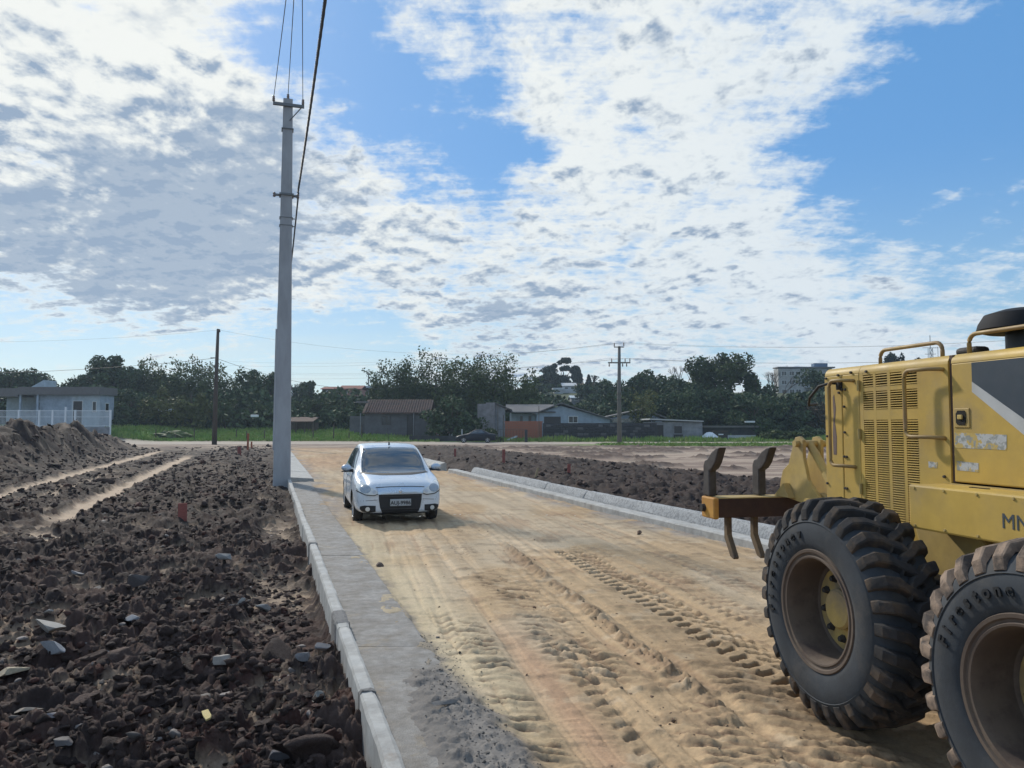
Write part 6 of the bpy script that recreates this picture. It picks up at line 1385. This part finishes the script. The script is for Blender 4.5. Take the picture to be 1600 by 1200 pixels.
# --- wheels
def grader_wheel(x, flip, lugm, phase, letters, ang_mid, spc=.165):
    y0 = 0 if not flip else 2 * CY; s = 1 if not flip else -1
    w_ = bpy.data.objects.new('wheel', None); w_.empty_display_size = .1
    pr_ = [(.352, .030), (.365, .016), (.40, .006), (.455, .0), (.50, .006), (.518, .012), (.522, .006), (.53, .012), (.56, .024), (.590, .050), (.606, .085), (.615, .15), (.620, .222), (.615, .295), (.606, .36), (.590, .395), (.55, .425), (.47, .445), (.40, .44), (.352, .415)]
    b = MB(); b.lathe([(r_, t * s) for r_, t in pr_], 'y', 72); t_ = b.build('wheel', M_TYRE, GR, smooth=True, autosmooth=60, loc=(x, y0, .675 if x < 1 else .640)); t_.rotation_euler = (0, 0, 0)
    # lugs
    N = 30; b = MB(); rng = random.Random(int(x * 10) + 3)
    path = [(.545, .012, .0, .008), (.585, .030, .00, .030), (.618, .066, .01, .045), (.624, .13, .04, .046), (.626, .175, .10, .046), (.626, .235, .145, .044), (.624, .275, .235, .040)]
    for side in (0, 1):
        for k in range(N):
            a0 = 2 * pi * (k + .5 * side) / N + phase; hw = 2 * pi / N * .29; vs = []
            for i, (r0, t, da, hgt) in enumerate(path):
                tt = t if side == 0 else .445 - t; wdt = hw * (1.05 if i < 4 else .92); hh = hgt * (1 + rng.uniform(-.12, .06))
                nx, nt = (1, 0) if i > 2 else ((.35, -.94), (.62, -.78), (.9, -.42))[i]
                nt2 = nt if side == 0 else -nt
                for dw, up in ((-1, 0), (-.78, .85), (-.55, 1), (.55, 1), (.78, .85), (1, 0)):
                    rr = r0 - .012 + nx * hh * up * 1.15; ty = tt + nt2 * hh * up * .8; a = a0 - da + dw * wdt
                    vs.append((rr * cos(a), ty * s, rr * sin(a)))
            m_ = len(path); fs = [(i * 6 + j, i * 6 + j + 1, (i + 1) * 6 + j + 1, (i + 1) * 6 + j) for i in range(m_ - 1) for j in range(5)] + [(0, 1, 2, 3, 4, 5), tuple(range((m_ - 1) * 6, m_ * 6))[::-1]]
            b.add(vs, fs)
    b.build('tread_lugs', lugm, t_, smooth=True, autosmooth=28)
    # rim and hub
    b = MB(); b.lathe([(q, t * s) for q, t in [(.350, .040), (.362, .022), (.356, .010), (.340, .012), (.334, .022), (.322, .024), (.316, .016), (.306, .018), (.300, .034), (.296, .07), (.290, .16), (.284, .225), (.262, .238), (.15, .238)]], 'y', 64); rm = b.build('rim', M_RIM, t_, smooth=True, autosmooth=40)
    b = MB(); b.lathe([(.252, .232 * s), (.252, .224 * s), (.245, .221 * s), (.135, .218 * s), (.120, .206 * s), (.118, .171 * s), (.105, .158 * s), (0, .154 * s)], 'y', 40); b.build('hub', M_RIMY, rm, smooth=True, autosmooth=35)
    for k in range(10):
        a = 2 * pi * k / 10 + .2; b = MB(); b.lathe([(0, .185 * s), (.016, .187 * s), (.021, .203 * s), (.026, .214 * s), (.026, .222 * s)], 'y', 6, (.185 * cos(a), 0, .185 * sin(a))); b.build('wheel_bolt', M_DARKM, rm)
    if letters:
        MLET = M_TLET; dn = .062; total = len(letters)
        for i, ch in enumerate(letters):
            a = ang_mid - (i - (total - 1) / 2) * spc
            if ch == ' ': continue
            R = Matrix.Rotation(pi / 2 - a, 4, 'Y') if False else None
            o = text_mesh('tyre_letter', ch, .078, MLET, t_, (.452 * cos(a), -.004 * 1, .452 * sin(a)), (radians(90), -(a - pi / 2), 0), .004, bold=.0025)
    return t_
M_TLET = mat('tyre_letter', (.016, .018, .021), rough=.6, vary=0)
grader_wheel(0, False, M_LUG, .05, 'Firestonev', radians(148)); grader_wheel(1.46, False, M_LUG2, .12, 'Firestone', radians(130), .142)
grader_wheel(0, True, M_LUG, .09, '', 0); grader_wheel(1.46, True, M_LUG, .02, '', 0)
# --- ripper at the rear
AX0 = -1.75; RB0, RB1 = .22, 2.18
b = MB(); b.span(AX0 - .10, AX0 + .10, RB0 + .03, RB1, 1.02, 1.175); b.build('ripper_beam', M_RUST, GR, bevel=.006)
b = MB(); b.span(AX0 - .115, AX0 + .112, RB0 - .02, RB0 + .028, 1.01, 1.185); b.build('beam_end_cap', M_ORY, GR, bevel=.012)
b = MB(); b.span(AX0 - .10, AX0 + .10, RB0 + .04, RB1 - .01, 1.176, 1.184); b.build('beam_top_plate', M_YELD, GR)
b = MB(); b.lathe([(0, -.03), (.03, -.03), (.034, .0)], 'y', 10, (AX0 - .06, RB0 - .02, 1.09)); b.build('pin', M_DARKM, GR)
def shank(y, x=AX0 - .05):
    """stowed ripper shank: stands up from the beam with its tip hooked over"""
    p2 = [(-.065, 1.19), (.055, 1.19), (.055, 1.40), (.11, 1.42), (.17, 1.47), (.235, 1.57), (.255, 1.60), (.20, 1.595), (.10, 1.555), (.03, 1.50), (-.03, 1.485), (-.058, 1.44)]
    b = MB(); b.prism([(x + q[0] * .92, q[1]) for q in p2], y, y + .07, 'xz'); return b.build('ripper_shank', M_SHANK, GR, bevel=.01)
for y in (.215, .67, 1.62, 2.04): shank(y)
M_TINE = mat('tine_brown', (.15, .105, .06), rough=.7, col2=(.08, .06, .045), nscale=5, vary=.2)
def tine(y, x=AX0):
    b = MB(); b.prism([(x - .03, 1.02), (x + .028, 1.02), (x + .028, .87), (x + .14, .70), (x + .125, .685), (x + .07, .70), (x - .03, .84)], y, y + .045, 'xz'); return b.build('ripper_tine', M_TINE, GR, bevel=.006)
for y in (.36, .60, 1.5, 1.9): tine(y)
# tower plates, link arms and lift cylinder
for yy in (.86, 1.02):
    b = MB(); b.prism([(AX0 + .00, 1.19), (AX0 + .55, 1.13), (AX0 + .56, 1.22), (AX0 + .42, 1.34), (AX0 + .36, 1.52), (AX0 + .36, 1.66), (AX0 + .31, 1.69), (AX0 + .25, 1.68), (AX0 + .21, 1.60), (AX0 + .15, 1.46), (AX0 + .06, 1.40), (AX0 + .02, 1.30)], yy, yy + .03, 'xz'); b.build('tower_plate', M_YELD, GR, bevel=.005)
b = MB(); b.prism([(AX0 + .02, 1.187), (AX0 + .24, 1.187), (AX0 + .16, 1.30)], .80, .858, 'xz'); b.build('gusset', M_YELD, GR)
b = MB(); b.tube([(AX0 + .30, .82, 1.63), (AX0 + .30, 1.10, 1.63)], .028, 12); b.build('pivot_pin', M_YELD, GR, smooth=True, autosmooth=40)
b = MB(); b.tube([(AX0 + .48, .80, 1.17), (AX0 + .48, 1.10, 1.17)], .036, 12); b.build('pivot_pin', M_YELD, GR, smooth=True, autosmooth=40)
b = MB(); b.tube([(AX0 + .30, .96, 1.63), (AX0 + .52, .96, 1.40)], .032, 12); b.tube([(AX0 + .52, .96, 1.40), (AX0 + .80, .96, 1.12)], .042, 12); b.build('lift_cylinder', M_YELD, GR, smooth=True, autosmooth=40)
b = MB(); b.prism([(AX0 + .40, 1.05), (AX0 + .95, .92), (AX0 + .95, 1.08), (AX0 + .46, 1.25)], .92, .98, 'xz'); b.build('link_arm', M_YELD, GR, bevel=.01)
b = MB(); b.prism([(BR - .14, 1.05), (BR + .0, 1.05), (BR + .0, 1.52)], BY + .06, BY + .10, 'xz'); b.build('rear_gusset', M_YEL, GR)
b = MB(); b.span(BR - .12, BR - .02, BY + .10, W1 - .10, .80, 1.10); b.build('rear_mount', M_YELD, GR)
# --- cab and front frame beyond the picture edge
for x_, y_ in ((1.62, .55), (1.62, 1.85), (2.9, .6), (2.9, 1.8)): b = MB(); b.span(x_, x_ + .08, y_ - .04, y_ + .04, 1.45, 3.1); b.build('cab_pillar', M_BLACKP, GR)
b = MB(); b.span(1.56, 3.05, .48, 1.92, 3.1, 3.22); b.build('cab_roof', M_YEL, GR, bevel=.03)
b = MB(); b.span(1.64, 2.96, .56, 1.84, 1.46, 1.56); b.build('cab_floor', M_DARKM, GR)
for y_ in (.55, 1.84): b = MB(); b.span(1.71, 2.89, y_ - .01, y_ + .01, 1.56, 3.09); b.build('cab_glass', M_GLASS, GR)
b = MB(); b.span(3.2, 6.4, 1.08, 1.32, 1.35, 1.75); b.build('front_frame', M_YEL, GR, bevel=.02)
# ------------------------------------------------------------------ the air
hm = bpy.data.materials.new('haze'); hm.use_nodes = True; ht = hm.node_tree; ht.nodes.clear()
pv = ht.nodes.new('ShaderNodeVolumePrincipled'); pv.inputs['Density'].default_value = .00045; pv.inputs['Color'].default_value = (.62, .80, 1.0, 1); pv.inputs['Anisotropy'].default_value = .3
ho = ht.nodes.new('ShaderNodeOutputMaterial'); ht.links.new(pv.outputs[0], ho.inputs['Volume'])
b = MB(); b.span(-400, 400, -60, 420, -2.5, 42); hz_o = b.build('haze', hm); tag(hz_o, kind='stuff')
